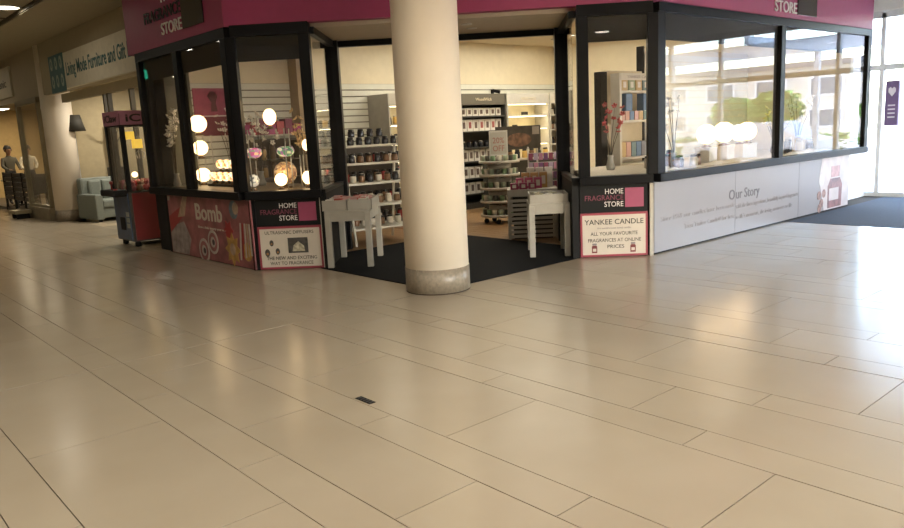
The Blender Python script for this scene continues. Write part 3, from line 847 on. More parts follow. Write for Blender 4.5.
for k in range(5):
    p = lm @ Vector((-.40 + k * .15, .0, 1.42 + .03 + .117))
    jar(p, '%s black candle jar stacked on another atop the ladder shelf' % nth(k, 5), 'jars stacked on the ladder shelf', jd, lidm, .05, .11)

gd = thing('gondola', 'low dark gondola crowded with dark jars behind the ladder shelf', 'shelf', (6.95, 10.45, .004))
MB().box(0, 1.25, .18, .22, 0, 1.38).build('back', M_dku_, gd); MB().box(0, 1.25, 0, .40, 0, .12).build('base', M_dku_, gd)
for z in (.45, .80, 1.10): MB().box(0, 1.25, 0, .40, z, z + .025).build('shelf', M_dku_, gd)
for zi, z in enumerate((.145, .475, .825, 1.125)):
    for k in range(8):
        jar((7.03 + k * .155, 10.54, z if zi else .125), '%s jar on the %s shelf of the dark gondola' % (nth(k, 8), ['lowest', 'second', 'third', 'top'][zi]), 'jars on the dark gondola', [jd, jb, jr, jd, jw][(k + zi) % 5], lidm, .05, .17)
# slatted crate stand behind the right table with stepped gift boxes
cs = thing('slatted_stand', 'white slatted crate stand behind the right entrance table', 'stand', (8.13, 7.40, .004), R(-45))
W, D, HH = .68, .46, .62
for sx in (-1, 1):
    for sy in (-1, 1):
        MB().box(sx * W / 2 - .02, sx * W / 2 + .02, sy * D / 2 - .02, sy * D / 2 + .02, 0, HH).build('post', M_tblw, cs)
for k in range(9):
    z = .03 + k * .064
    for sy in (-1, 1): MB().box(-W / 2, W / 2, sy * (D / 2 + .012) - .008, sy * (D / 2 + .012) + .008, z, z + .040).build('slat', M_tblw, cs)
    for sx in (-1, 1): MB().box(sx * (W / 2 + .012) - .008, sx * (W / 2 + .012) + .008, -D / 2, D / 2, z, z + .040).build('slat', M_tblw, cs)
MB().box(-W / 2 - .02, W / 2 + .02, -D / 2 - .02, D / 2 + .02, HH, HH + .10).build('top', M_tblw, cs, bevel=.004)
MB().box(-W / 2 + .06, W / 2 - .06, -D / 2 + .06, D / 2 - .06, 0, HH).build('core', mat('crate_dark', (.03, .028, .025), .8), cs)
cm = Matrix.Translation((8.13, 7.40, .004)) @ Matrix.Rotation(R(-45), 4, 'Z')
sm = [mat('gift_magenta', (.24, .02, .07), .35), mat('gift_pink', (.34, .05, .11), .35), mat('gift_amber', (.34, .19, .06), .35), mat('gift_white', (.44, .40, .35), .4)]
for i in range(4):
    for k in range(3):
        p = cm @ Vector((-.26 + .085 * i + k * .13, -.16 + .1 * i, HH + .10 + .0 * i))
        carton(p, .11, .09, .09 + .065 * i, sm[[0, 1, 2, 3][i]], '%s %s gift box on the slatted stand' % (nth(k, 3), ['magenta', 'pink', 'amber', 'white'][i]), 'gift boxes on the slatted stand', R(-45), 'gift_box', jw)
# wire of purple sachets to the right of the stand
pr = thing('sachet_rack', 'wire rack of small purple and pink sachets by the right entrance post', 'rack', (8.62, 7.55, .004), R(-45))
for sx in (-.26, .26): MB().tube([(sx, 0, 0), (sx, 0, 1.30)], .012, 6).build('upright', M_metal, pr)
MB().box(-.30, .30, -.15, .15, 0, .02).build('foot', M_metal, pr)
for z in (.78, .92, 1.06, 1.20): MB().tube([(-.26, 0, z), (.26, 0, z)], .006, 6).build('rod', M_metal, pr)
pm_ = Matrix.Translation((8.62, 7.55, .004)) @ Matrix.Rotation(R(-45), 4, 'Z')
pc = [mat('sac_purple', (.16, .06, .17), .5), mat('sac_pink', (.42, .18, .26), .5), mat('sac_lilac', (.36, .28, .38), .5), mat('sac_wine', (.2, .03, .07), .5)]
for zi, z in enumerate((.78, .92, 1.06, 1.20)):
    for k in range(7):
        p = pm_ @ Vector((-.225 + k * .075, -.03, z - .10))
        carton(p, .062, .02, .10, pc[(k * 3 + zi) % 4], '%s sachet in the %s row of the wire rack' % (nth(k, 7), ['lowest', 'second', 'third', 'top'][zi]), 'sachets on the wire rack', R(-45), 'sachet')

# round tiered carousel
ca = thing('carousel', 'white round tiered carousel stand with framed offer sign in the shop', 'stand', (9.12, 9.03, .004))
MB().lathe([(.03, .1), (.03, 1.14)], 12).build('spindle', M_white, ca)
tz = (.12, .36, .58, .80, 1.02)
for z in tz:
    MB().lathe([(1e-4, z), (.345, z), (.345, z + .045), (.335, z + .045), (.335, z + .012), (1e-4, z + .012)], 32).build('tier', M_white, ca)
    MB().lathe([(.20, z + .012), (.20, z + (.20 if z < 1 else .10)), (.19, z + (.20 if z < 1 else .10)), (.19, z + .012)], 24).build('drum', mat('drum_grey', (.30, .27, .22), .6), ca)
for k in range(5):
    a = k * 2 * PI / 5
    MB().ball((.25 * math.cos(a), .25 * math.sin(a), .045), .045, 10, 6).build('caster', M_blackmat, ca)
    MB().box(-.012, .012, -.012, .012, .06, .125, Matrix.Translation((.25 * math.cos(a), .25 * math.sin(a), 0))).build('caster_stem', M_metal, ca)
vg = [mat('votive_green', (.16, .25, .13), .3), mat('votive_white', (.6, .56, .46), .3), mat('votive_sage', (.34, .40, .28), .3), mat('votive_dark', (.07, .07, .05), .3)]
for ti, z in enumerate(tz):
    for k in range(16):
        a = 2 * PI * k / 16 + ti * .1
        if math.cos(a - R(229)) < -.15: continue
        o = MB().lathe([(.034, 0), (.042, .11), (.034, .118), (1e-4, .118)], 8).build('votive_candle', vg[(k + ti * 2) % 4])
        o.location = (9.12 + .275 * math.cos(a), 9.03 + .275 * math.sin(a), .004 + z + .013)
        tag(o, 'votive candle on the %s tier of the round carousel' % ['lowest', 'second', 'third', 'fourth', 'top'][ti], 'candle', 'votives on the carousel')
sg = thing('offer_sign', 'framed twenty percent off sign standing on the carousel', 'sign', (9.12, 9.03, 1.144), R(-40))
sg.scale = (.82, 1, .95)
MB().box(-.19, .19, -.01, .01, 0, .44).build('frame', mat('frame_pale', (.45, .43, .38), .4), sg)
MB().box(-.165, .165, -.013, -.009, .03, .41).build('paper', mat('sign_paper', (.36, .34, .29), .6), sg)
m_sr = mat('sign_red', (.30, .13, .10), .5)
text('20%', 'lettering', sg, m_sr, -.12, .12, .22, .10, -.015, .01)
text('OFF', 'lettering', sg, m_sr, -.12, .12, .08, .10, -.015, .01)

# ------------------------------------------------------------------ wall units
def unit(x0, x1, label, mbody, mback, zsh, head, headmat, d=.42, ztop=2.30, yb=11.565):
    t = thing('display_unit', label, 'cabinet', (x0, yb - d, 0.004))
    w_ = x1 - x0
    MB().box(0, .03, 0, d, 0, ztop).build('side', mbody, t); MB().box(w_ - .03, w_, 0, d, 0, ztop).build('side', mbody, t)
    MB().box(.03, w_ - .03, d - .02, d, .1, ztop).build('back', mback, t)
    MB().box(.03, w_ - .03, .02, d - .02, 0, .12).build('base', mbody, t)
    hd_ = MB().box(.03, w_ - .03, 0, d - .02, ztop - .22, ztop).build('header', headmat, t)
    for z in zsh: MB().box(.03, w_ - .03, .01, d - .02, z - .025, z).build('shelf', mbody, t)
    if head: text(head, 'lettering', hd_, mat('gold_ink', (.55, .48, .34), .4), w_ * .32, w_ * .68, ztop - .14, .06, -.003)
    return t
M_dku = mat('unit_dark', (.035, .033, .028), .5); M_dkh = mat('unit_head', (.09, .08, .06), .5)
z1 = (.30, .62, .96, 1.24, 1.56, 1.86)
unit(10.24, 11.52, 'tall dark display unit with rows of white boxed candles', M_dku, M_dku, z1, 'WoodWick', M_dkh)
bw = mat('carton_white', (.66, .62, .55), .45); lb1 = mat('carton_print', (.12, .08, .06), .5); lb2 = mat('carton_print_red', (.28, .07, .06), .5)
for ri, z in enumerate(z1):
    for k in range(7):
        if ri == 3:
            jar((10.40 + k * .165, 11.30, z + .004), '%s dark candle jar on the fourth shelf of the dark display unit' % nth(k, 7), 'jars in the dark display unit', jd, lidm if k % 3 else jw, .05, .12)
            continue
        hh = .16 if ri == 5 else .235
        carton((10.385 + k * .165, 11.30, z + .004), .145, .14, hh, bw, '%s white boxed candle on the %s shelf of the dark display unit' % (nth(k, 7), ['lowest', 'second', 'third', '', 'fifth', 'top'][ri]), 'white candle boxes in the dark unit', 0, 'candle_box', lb2 if (ri == 4 and k % 2) else lb1)
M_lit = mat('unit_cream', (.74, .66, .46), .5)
u2 = unit(11.56, 12.88, 'lit cream display unit with nearly empty shelves', M_white, M_lit, (.45, .85, 1.25, 1.58, 1.85), 'YANKEE CANDLE', mat('unit_grey_head', (.42, .40, .36), .5))
u3 = unit(12.92, 13.58, 'narrow white unit with dark jars at the right of the lit unit', M_white, M_white, (.45, .85, 1.20, 1.52, 1.84), None, M_white)
M_strip = mat('shelf_strip', (1, 1, 1), .4, emit=(1, .84, .52), estr=5.0)
def strips(t, w_, zs, watts):
    for z in zs:
        MB().box(.06, w_ - .06, .03, .05, z, z + .010).build('light_strip', M_strip, t)
        la = bpy.data.lights.new('strip', 'AREA'); la.shape = 'RECTANGLE'; la.size = w_ - .12; la.size_y = .03; la.energy = watts; la.color = (1, .82, .5)
        lo = bpy.data.objects.new('strip', la); C.objects.link(lo); lo.parent = t; lo.location = (w_ / 2, .06, z - .006); lo.rotation_euler = (R(25), 0, 0)
strips(u2, 1.32, (2.065, 1.81, 1.54, 1.21), 1.8)
for x, z, s in ((12.30, 1.85, .20), (11.98, 1.58, .16)):
    t = thing('shelf_ticket', 'small printed ticket on the %s shelf of the lit unit' % ('upper' if z > 1.7 else 'lower'), 'sign', (x, 11.34, z + .004))
    MB().box(-s / 2, s / 2, 0, .01, 0, .07).build('card', M_blk_ink, t); MB().box(-s / 2 + .03, s / 2 - .03, -.03, .03, -.0, .006).build('foot', M_white, t)
for ri, z in enumerate((.45, .85, 1.20, 1.52, 1.84)):
    for k in range(4):
        jar((13.02 + k * .15, 11.32, z + .004), '%s candle jar on the %s shelf of the narrow white unit' % (nth(k, 4), ['lowest', 'second', 'third', 'fourth', 'top'][ri]), 'jars in the narrow white unit', [jd, jb, jw][(k + ri) % 3], lidm, .05, .14)
# white unit partly hidden by the column, with its grey flank towards the door
u4 = unit(8.30, 9.90, 'white lit shelf unit with grey side beside the column', mat('unit_greyside', (.40, .385, .34), .5), M_lit, (.45, .85, 1.10, 1.42, 1.76), None, M_white, d=.62)
strips(u4, 1.60, (2.065, 1.72, 1.38, 1.06), 1.8)
for ri, z in enumerate((.45, .85, 1.10, 1.42, 1.76)):
    for k in range(9):
        jar((8.42 + k * .165, 11.12, z + .004), '%s candle jar on the %s shelf of the lit unit beside the column' % (nth(k, 9), ['lowest', 'second', 'third', 'fourth', 'top'][ri]), 'jars in the lit unit beside the column', [jd, jw, jy, jr][(k * 2 + ri) % 4], lidm if ri % 2 else jw, .055, .16)
# black poster board on its stand in front of the lit unit
pb = thing('poster_board', 'wide dark poster board with a bowl picture above the carousel', 'sign', (10.60, 9.95, 0.004), R(-4))
pb.scale = (1.06, 1, 1)
MB().box(-.54, .54, -.012, .012, 1.18, 1.62).build('board', mat('poster_dark', (.03, .025, .022), .35, var=.6, scale=4), pb)
MB().plate([(.30 * math.cos(2 * PI * i / 24), 1.36 + .13 * math.sin(2 * PI * i / 24)) for i in range(24)], -.016, -.012).build('printed_bowl', mat('poster_brown', (.13, .07, .045), .45, var=.6, scale=9), pb)
MB().plate([(.33, 1.45), (.50, 1.45), (.50, 1.60), (.33, 1.60)], -.016, -.012).build('printed_tag', mat('poster_tag', (.22, .19, .16), .5), pb)
for sx in (-.45, .45):
    MB().box(sx - .012, sx + .012, -.012, .012, 0, 1.18).build('leg', M_metal, pb)
    MB().box(sx - .02, sx + .02, -.15, .15, 0, .015).build('foot', M_metal, pb)
# gondola counter under the poster, with jars
gc = thing('counter', 'low dark counter with lanterns below the poster board', 'counter', (10.3, 10.25, .004))
MB().box(0, 1.75, 0, .40, 0, .95).build('body', M_dku, gc); MB().box(-.02, 1.77, -.02, .42, .95, .985).build('top', M_white, gc)
for k in range(8):
    jar((10.42 + k * .21, 10.42, .989), '%s candle jar on the low counter below the poster board' % nth(k, 8), 'jars on the low counter', [jd, jy, jb][k % 3], lidm, .055, .17)
# security camera dome and cables above the units
sc_ = thing('security_camera', 'small black security camera above the dark and lit units', 'camera', (11.55, 11.56, 2.36))
MB().box(-.03, .03, -.02, .02, -.03, .05).build('bracket', M_black, sc_)
MB().tube([(-.02, -.03, .03), (.06, -.17, -.01)], .035, 10).build('body', M_black, sc_)

# ------------------------------------------------------------------ right angled window and long window
rk = thing('shelf_rack', 'white open shelf rack with stacked candle boxes in the right angled window', 'shelf', (9.28, 6.66, ZP))
for sx in (0, .98): MB().box(sx - .025, sx + .025, 0, .16, 0, 1.33).build('side', M_white, rk)
for z in (.0, .08, .62, 1.05): MB().box(.025, .955, 0, .16, z, z + .03 if z else .02).build('shelf', M_white, rk)
MB().box(.0, .98, -.01, .01, 1.23, 1.33).build('header', M_white, rk)
text('YANKEE CANDLE', 'lettering', rk, M_grey_ink, .15, .85, 1.26, .04, -.013)
bc = [mat('bx_teal', (.10, .17, .18), .5), mat('bx_ochre', (.40, .28, .12), .5), mat('bx_slate', (.12, .13, .16), .5), mat('bx_sage', (.22, .26, .16), .5), mat('bx_rose', (.42, .24, .2), .5), mat('bx_blue', (.06, .12, .22), .5)]
for k in range(5): carton((9.41 + k * .18, 6.74, ZP + 1.085), .15, .12, .16, bc[[1, 3, 1, 0, 2][k]], '%s square candle box on the top shelf of the white rack' % nth(k, 5), 'boxes on the top shelf of the white rack', 0, 'candle_box', jw)
for k in range(8): carton((9.36 + k * .115, 6.74, ZP + .655), .10, .12, .13, bc[[4, 4, 5, 4, 1, 0, 4, 2][k]], '%s small candle box on the middle shelf of the white rack' % nth(k, 8), 'boxes on the middle shelf of the white rack', 0, 'candle_box')
for k in range(2): carton((9.52 + .44 * k, 6.74, ZP + .79), .16, .12, .25, bc[5], '%s large blue gift box above the middle shelf of the white rack' % ['left', 'right'][k], 'blue boxes on the white rack', 0, 'candle_box')
for k in range(7): carton((9.37 + k * .13, 6.74, ZP + .115), .115, .12, .22, bc[[1, 4, 0, 5, 2, 3, 1][k]], '%s tall candle box on the lowest shelf of the white rack' % nth(k, 7), 'boxes on the lowest shelf of the white rack', 0, 'candle_box')
tag(MB().box(9.17, 9.32, 6.93, 7.05, 0, 2.34).build('wall_post', M_black), kind='structure')
branch((8.42, 6.22, ZP), .95, 21, 'dark twisted branch with red flowers in the right angled window', n=5, spread=.2, fl=.04, mcol=mat('petal_red', (.40, .06, .06), .5))
for k in range(6):
    jar((8.75 + .12 * k, 5.85 + .05 * (k % 2), ZP), '%s lantern jar on the cloth in the right angled window' % nth(k, 6), 'lantern jars in the right angled window', [jw, jb, jr][k % 3], lidm, .05, .16 + .05 * (k % 2))
# glowing lamps in the long window
for k, (x, y, r_) in enumerate(((10.02, 5.72, .14), (10.52, 5.72, .15), (10.88, 5.66, .125), (11.22, 5.72, .14))):
    ped = thing('lamp_pedestal', 'white pedestal under the %s glowing globe of the long window' % ['first', 'second', 'third', 'fourth'][k], 'pedestal', (x, y, ZP))
    MB().box(-.11, .11, -.11, .11, 0, .20).build('body', M_white, ped); MB().box(-.12, .12, -.12, .12, .20, .215).build('top', M_white, ped)
    globe_lamp('globe_lamp', (x, y, ZP + .215), r_, '%s glowing globe lamp from the left in the long window' % ['first', 'second', 'third', 'fourth'][k], watts=3.0)
fg = mat('petal_yellow', (.6, .5, .2), .5)
branch((13.05, 5.75, ZP), .95, 31, 'tall white blossom branches near the far end of the long window', n=9, spread=.3, fl=.045)
branch((12.4, 5.85, ZP), .70, 33, 'yellow blossom branches in the right pane of the long window', n=8, spread=.3, fl=.04, mcol=fg)
branch((8.9, 5.55, ZP), .95, 35, 'thin blossom branch in the left pane of the long window', n=4, spread=.14, fl=.035)
for k in range(8):
    jar((11.75 + k * .2, 5.50 + .1 * (k % 2), ZP), '%s glass jar on the cloth of the long window, right pane' % nth(k, 8), 'jars on the cloth of the long window', [jw, jy, jd, jw][k % 4], M_metal, .06, .16 + .05 * (k % 3))
for k in range(6):
    jar((8.35 + k * .22, 5.45 + .08 * (k % 2), ZP), '%s candle jar on the cloth of the long window, left pane' % nth(k, 6), 'jars on the cloth of the left pane', [jd, jw, jb][k % 3], lidm, .055, .15)
# cloth heaps along the window front
def drape(loc, w_, d_, h_, label):
    mb = MB(); n = 22; m = 8; b = []
    for i in range(n + 1):
        for j in range(m + 1):
            x = w_ * i / n; y = d_ * j / m
            e = math.sin(PI * i / n) * math.sin(PI * j / m)
            b.append((x, y, .004 + h_ * e * (.6 + .4 * math.sin(9 * i / n * PI + j) * math.cos(5 * j / m * PI + i * .4))))
    mb.v = b
    for i in range(n):
        for j in range(m):
            k = i * (m + 1) + j; mb.f.append((k, k + m + 1, k + m + 2, k + 1)); mb.sm.append(True)
    o = mb.build('display_cloth', M_cloth); o.location = loc
    so = o.modifiers.new('thickness', 'SOLIDIFY'); so.thickness = .003
    tag(o, label, 'cloth')
drape((7.75, 5.28, ZP), 1.0, .16, .07, 'rumpled pale cloth along the sill in the right angled window corner')
drape((8.9, 5.26, ZP), 2.2, .15, .06, 'rumpled pale cloth along the sill of the left long pane')
drape((11.4, 5.26, ZP), 2.0, .15, .07, 'rumpled white cloth along the sill of the right long pane')

# ------------------------------------------------------------------ shop downlights
for k, (x, y) in enumerate(((7.9, 10.6), (9.2, 10.4), (11.2, 9.9), (12.2, 9.9), (10.6, 9.0), (10.6, 10.5), (12.4, 10.5), (12.2, 8.6), (8.9, 8.4), (8.6, 6.4), (11.4, 6.1), (9.4, 7.6))):
    downlight('shop_downlight', (x, y, SC), .075, SHOP_W * (.5 if y < 7 else .3 if x < 8.5 else 1.0), SHOP_COL, 'small recessed downlight in the shop ceiling', 'shop ceiling downlights')

# ------------------------------------------------------------------ furniture shop further down the walk
M_bulk = mat('bulkhead', (.40, .34, .23), .7, var=.03)
struct('wall_bulkhead', MB().box(4.62, 4.80, 12.0, 31, 2.80, 3.95), M_bulk)
fs = thing('furniture_sign', 'long cream furniture shop sign with teal logo above the glazed front', 'sign', (4.60, 17.55, 2.80), R(-90))
fsb = MB().box(0, 5.6, -.05, .018, 0, .68).build('board', mat('sign_cream', (.66, .61, .47), .5), fs)
M_tealk = mat('sign_teal', (.03, .12, .13), .5)
MB().box(-.02, 1.02, -.058, -.05, -.04, .70).build('logo_square', M_tealk, fs)
for r_ in range(2):
    for k in range(3):
        cx = .18 + k * .33; cz = .18 + r_ * .35
        MB().plate([(cx + .085 * math.cos(2 * PI * i / 18), cz + .125 * math.sin(2 * PI * i / 18)) for i in range(18)], -.063, -.058).build('logo_oval', mat('sign_mint', (.33, .40, .33), .5), fs)
        MB().plate([(cx + .03 * math.cos(2 * PI * i / 12), cz + .06 * math.sin(2 * PI * i / 12)) for i in range(12)], -.066, -.063).build('logo_oval', M_tealk, fs)
text('Living Mode Furniture and Gift Emporium', 'lettering', fsb, M_tealk, 1.15, 5.75, .24, .25, -.053, .016)
# glazed front: posts, panes, header
wf = struct_root('window_7', (4.95, 18.30, 0), R(-90))
for x in (2.75, 2.98, 4.2, 5.4):
    MB().box(x - .04, x + .04, -.04, .04, 0, 2.80).build('post', mat('post_bronze', (.10, .085, .06), .45), wf)
MB().box(0, 6.2, -.05, .05, 2.62, 2.80).build('head', M_bulk, wf)
for a, b in ((3.02, 4.16), (4.24, 5.36)):
    MB().box(a, b, -.004, .004, .02, 2.62).build('pane', M_glass, wf)
struct('wall_furniture_back', MB().box(8.6, 8.7, 12.0, 19.0, 0, 3.4), mat('shop_tan', (.42, .34, .20), .7))
struct('wall_furniture_side', MB().box(4.9, 8.6, 18.95, 19.05, 0, 3.4), mat('shop_tan', (.42, .34, .20), .7))
struct('wall_furniture_end', MB().box(4.9, 8.6, 11.95, 12.02, 0, 3.4), mat('shop_tan', (.42, .34, .20), .7))
struct('ceiling_furniture', MB().box(4.8, 8.7, 11.9, 19.1, 3.02, 3.1), M_ceil)
struct('floor_furniture', MB().box(4.3, 8.6, 12.0, 19.0, -.006, 0.0), mat('carpet_tan', (.30, .24, .15), .8))
for x, y in ((6.0, 13.4), (6.0, 15.4), (6.2, 17.6)):
    downlight('shop_downlight', (x, y, 3.02),   .08, 45, MALL_COL, 'downlight in the furniture shop ceiling', 'furniture shop downlights')
# armchair
ac = thing('armchair', 'boxy grey-green upholstered armchair beside the far column', 'armchair', (5.44, 17.84, 0), R(6))
M_fab = mat('chair_fabric', (.20, .22, .19), .85, var=.1, scale=30, bump=.2)
MB().box(-.30, .30, -.44, .40, .08, .30).build('frame', M_fab, ac, bevel=.02)
MB().box(-.295, .295, -.49, .28, .30, .47).build('seat_cushion', M_fab, ac, bevel=.04)
MB().box(-.44, .44, .26, .50, .30, .95).build('backrest', M_fab, ac, bevel=.06)
for sx in (-1, 1): MB().box(sx * .15 - .145, sx * .15 + .145, .17, .30, .46, .90).build('back_cushion', M_fab, ac, bevel=.05)
for sx in (-1, 1):
    MB().box(sx * .38 - .085, sx * .38 + .085, -.50, .50, .05, .60).build('arm', M_fab, ac, bevel=.03)
    for sy in (-.44, .44): MB().box(sx * .38 - .03, sx * .38 + .03, sy - .03, sy + .03, 0, .06).build('foot', M_blackmat, ac)
# ornamental tree, lampshade and plant in the furniture window
tl = thing('floor_lamp', 'floor lamp with tapered dark shade in the furniture window', 'lamp', (5.16, 18.60, 0))
MB().lathe([(.14, 0), (.14, .02), (.015, .03), (.015, 2.0)], 16).build('stem', M_metal, tl)
MB().lathe([(.24, 2.0), (.15, 2.36), (.145, 2.36), (.235, 2.0)], 20).build('shade', mat('shade_dark', (.045, .04, .03), .7), tl)
ot = thing('display_tree', 'bare dark ornamental tree in a square pot behind the armchair', 'tree', (5.98, 18.60, .80))
MB().box(-.17, .17, -.17, .17, 0, .34).build('pot', M_dku, ot, bevel=.01)
tp = thing('plant_stand', 'dark square plinth under the potted display tree', 'plinth', (5.98, 18.66, 0))
MB().box(-.2, .2, -.2, .2, 0, .77).build('body', M_dku, tp); MB().box(-.215, .215, -.215, .215, .77, .80).build('top', M_dku, tp)
mb = MB().tube([(0, 0, .3), (.02, 0, .7), (-.02, .02, 1.1), (.0, 0, 1.5)], [.05, .045, .035, .02], 8)
rb = random.Random(4)
for k in range(9):
    a = rb.uniform(0, 6.28); z = rb.uniform(.8, 1.4); L = rb.uniform(.18, .30)
    mb.tube([(0, 0, z), (L * .5 * math.cos(a), L * .5 * math.sin(a), z + .12), (L * math.cos(a), L * math.sin(a), z + .32)], [.02, .014, .005], 6)
mb.build('branches', mat('bark_dark', (.05, .04, .025), .8), ot)
for k, (x, y, hh, c_) in enumerate(((6.6, 17.6, 1.5, (.34, .26, .13)), (6.9, 16.6, 1.9, (.20, .14, .07)), (7.0, 15.4, 1.3, (.36, .30, .18)), (6.4, 14.6, .9, (.16, .12, .08)))):
    t = thing('bookcase', ['pale bookcase of ornaments behind the display tree', 'tall brown bookcase of ornaments in the furniture shop', 'cream cabinet deeper in the furniture shop', 'low brown sideboard behind the claw machine'][k], 'cabinet', (x, y, 0), R(-90))
    m_ = mat('case_%d' % k, c_, .5)
    MB().box(-.45, -.42, 0, .35, 0, hh).build('side', m_, t); MB().box(.42, .45, 0, .35, 0, hh).build('side', m_, t); MB().box(-.42, .42, .32, .35, 0, hh).build('back', m_, t)
    for q in range(5): MB().box(-.42, .42, 0, .32, q * (hh - .03) / 4, q * (hh - .03) / 4 + .03).build('shelf', m_, t)
    for q in range(4):
        for i in range(4):
            o = MB().lathe([(.03, 0), (.05, .05), (.02, .12), (.03, .17), (1e-4, .17)], 8).build('ornament', [jw, jr, jy, jb][(q + i) % 4])
            o.location = (x + .15, y + .3 - i * .2, q * (hh - .03) / 4 + .03)
            tag(o, '%s ornament on %s shelf of %s' % (nth(i, 4), ['the lowest', 'the second', 'the third', 'the top'][q], ['the pale bookcase', 'the tall brown bookcase', 'the cream cabinet', 'the low sideboard'][k]), 'ornament', 'ornaments in the furniture shop')

# ------------------------------------------------------------------ claw machine
cw = thing('claw_machine', 'red and blue claw machine with pink iClaw header behind the shop', 'arcade machine', (4.46, 12.66, 0))
cw.scale = (1.06, 1.04, 1.03)
M_red = mat('cab_red', (.16, .012, .012), .3, var=.15, scale=2); M_blue = mat('cab_blue', (.03, .06, .12), .35, var=.4, scale=5)
x0, x1, y0, y1 = -.36, .36, -.36, .36
MB().box(x0, x1, y0, y1, .09, .86).build('cabinet', M_dku, cw)
MB().box(x0 + .04, x1 - .02, y0 - .012, y0, .11, .84).build('side_panel', M_red, cw)
MB().box(x0 - .012, x0, y0 + .03, y1 - .03, .11, .84).build('front_panel', M_blue, cw)
MB().box(x0 - .02, x0 - .012, -.10, .10, .26, .46).build('prize_door', M_blackmat, cw)
for k in range(2):
    for q in range(3): MB().box(x0 - .018, x0 - .012, -.30 + k * .07, -.25 + k * .07, .30 + q * .09, .37 + q * .09).build('coin_button', mat('coin_pale', (.35, .35, .3), .4), cw)
MB().box(x0 - .20, x0, y0 + .04, y1 - .04, .80, .90).build('control_shelf', M_blackmat, cw, bevel=.02)
MB().lathe([(.012, .90), (.012, .98), (.028, 1.0), (.028, 1.03), (1e-4, 1.04)], 10, (x0 - .12, .0, 0)).build('joystick', M_red, cw)
MB().lathe([(.03, .90), (.03, .915), (1e-4, .915)], 12, (x0 - .12, -.16, 0)).build('push_button', mat('btn_red', (.5, .05, .04), .3), cw)
for sx in (x0 + .025, x1 - .025):
    for sy in (y0 + .025, y1 - .025): MB().box(sx - .03, sx + .03, sy - .03, sy + .03, .86, 2.05).build('post', M_blackmat, cw)
MB().box(x0, x1, y0, y1, 1.86, 2.06).build('top_box', M_blackmat, cw)
M_hdr = mat('hdr_pink', (.40, .16, .24), .4)
MB().box(x0, x1, y0 - .015, y0, 1.88, 2.09).build('header', M_hdr, cw)
MB().box(x0 - .015, x0, y0, y1, 1.88, 2.09).build('header', M_hdr, cw)
text('iClaw', 'lettering', cw, M_blk_ink, x0 + .08, x1 - .06, 1.93, .11, y0 - .018, .02)
for tx in text('iClaw', 'lettering', cw, M_blk_ink, -.28, .28, 1.93, .11, 0, .02): tx.rotation_euler[2] = R(-90); tx.location = (x0 - .018, 0, 0)
for q in ((x0 + .05, x1 - .05, y0 + .006, y0 + .012), (x0 + .006, x0 + .012, y0 + .05, y1 - .05)): MB().box(*q, .86, 1.87).build('pane', M_glass, cw)
MB().tube([(0, 0, 1.86), (0, 0, 1.50)], .012, 6).build('claw_cable', M_metal, cw)
for k in range(3):
    a = k * 2.09
    MB().tube([(0, 0, 1.50), (.08 * math.cos(a), .08 * math.sin(a), 1.44), (.05 * math.cos(a), .05 * math.sin(a), 1.36)], .008, 6).build('claw_finger', M_metal, cw)
MB().box(x0 + .12, x0 + .22, y0 + .10, y0 + .20, 1.66, 1.78).build('yellow_sign', mat('yellow_lit', (.6, .4, .06), .4, emit=(1, .62, .08), estr=.6), cw)
MB().box(x0 + .20, x0 + .32, y0 + .08, y0 + .20, 1.52, 1.66).build('yellow_sign', MATS['yellow_lit'], cw)
for k in range(4):
    a = (k % 2, k // 2)
    MB().lathe([(.02, 0), (.045, .012), (.045, .07), (.02, .09)], 12, (x0 + .08 + .56 * a[0], y0 + .08 + .56 * a[1], 0)).build('caster', M_blackmat, cw)
pc2 = [mat('plush_pink', (.45, .16, .18), .9), mat('plush_cream', (.5, .4, .28), .9), mat('plush_red', (.35, .04, .05), .9), mat('plush_brown', (.2, .1, .06), .9)]
for k in range(36):
    i, j = k % 6, k // 6
    t = thing('plush_toy', 'small plush toy heaped inside the claw machine', 'toy', (4.46 - .26 + i * .104, 12.66 - .26 + j * .104, .888), random.uniform(0, 6), 'plush toys in the claw machine')
    m_ = pc2[(k * 7 + j) % 4]
    MB().ball((0, 0, .055), .052, 10, 6, (1, 1, 1.05)).build('body', m_, t); MB().ball((.01, 0, .13), .038, 10, 6).build('head', m_, t)
    for sy in (-1, 1): MB().ball((.01, sy * .032, .165), .014, 6, 4).build('ear', m_, t)
la = bpy.data.lights.new('cabinet_lamp', 'POINT'); la.energy = 1.5; la.color = (1, .75, .45); la.shadow_soft_size = .04
lo = bpy.data.objects.new('cabinet_lamp', la); C.objects.link(lo); lo.parent = cw; lo.location = (-.12, -.1, 1.12)
MB().ball((-.2, -.25, 1.12), .045, 12, 8).build('bulb', M_bulb, cw)

# ------------------------------------------------------------------ café beyond the far column
struct('wall_cafe_plinth', MB().box(4.50, 4.70, 18.95, 21.0, 0, .28), mat('plinth_stone', (.30, .25, .17), .5, var=.15))
wc = struct_root('window_8', (4.60, 21.0, 0), R(-90))
M_alu = mat('alu_olive', (.30, .26, .17), .45, metal=.3)
MB().box(0, .14, -.05, .05, 0, 2.74).build('post', M_alu, wc)
MB().box(1.86, 1.95, -.04, .04, .28, 2.74).build('post', M_alu, wc)
MB().box(0, 1.95, -.05, .05, 2.68, 2.80).build('head', M_alu, wc)
MB().box(.14, 1.86, -.04, .04, .28, .34).build('rail', M_alu, wc)
MB().box(.14, 1.86, -.004, .004, .34, 2.68).build('pane', M_glass, wc)
cf = thing('cafe_sign', 'pale café fascia sign with dark lettering at the left edge', 'sign', (4.60, 24.6, 2.95), R(-90))
MB().box(0, 3.4, -.03, .018, 0, .72).build('board', mat('sign_pale', (.52, .47, .34), .5), cf)
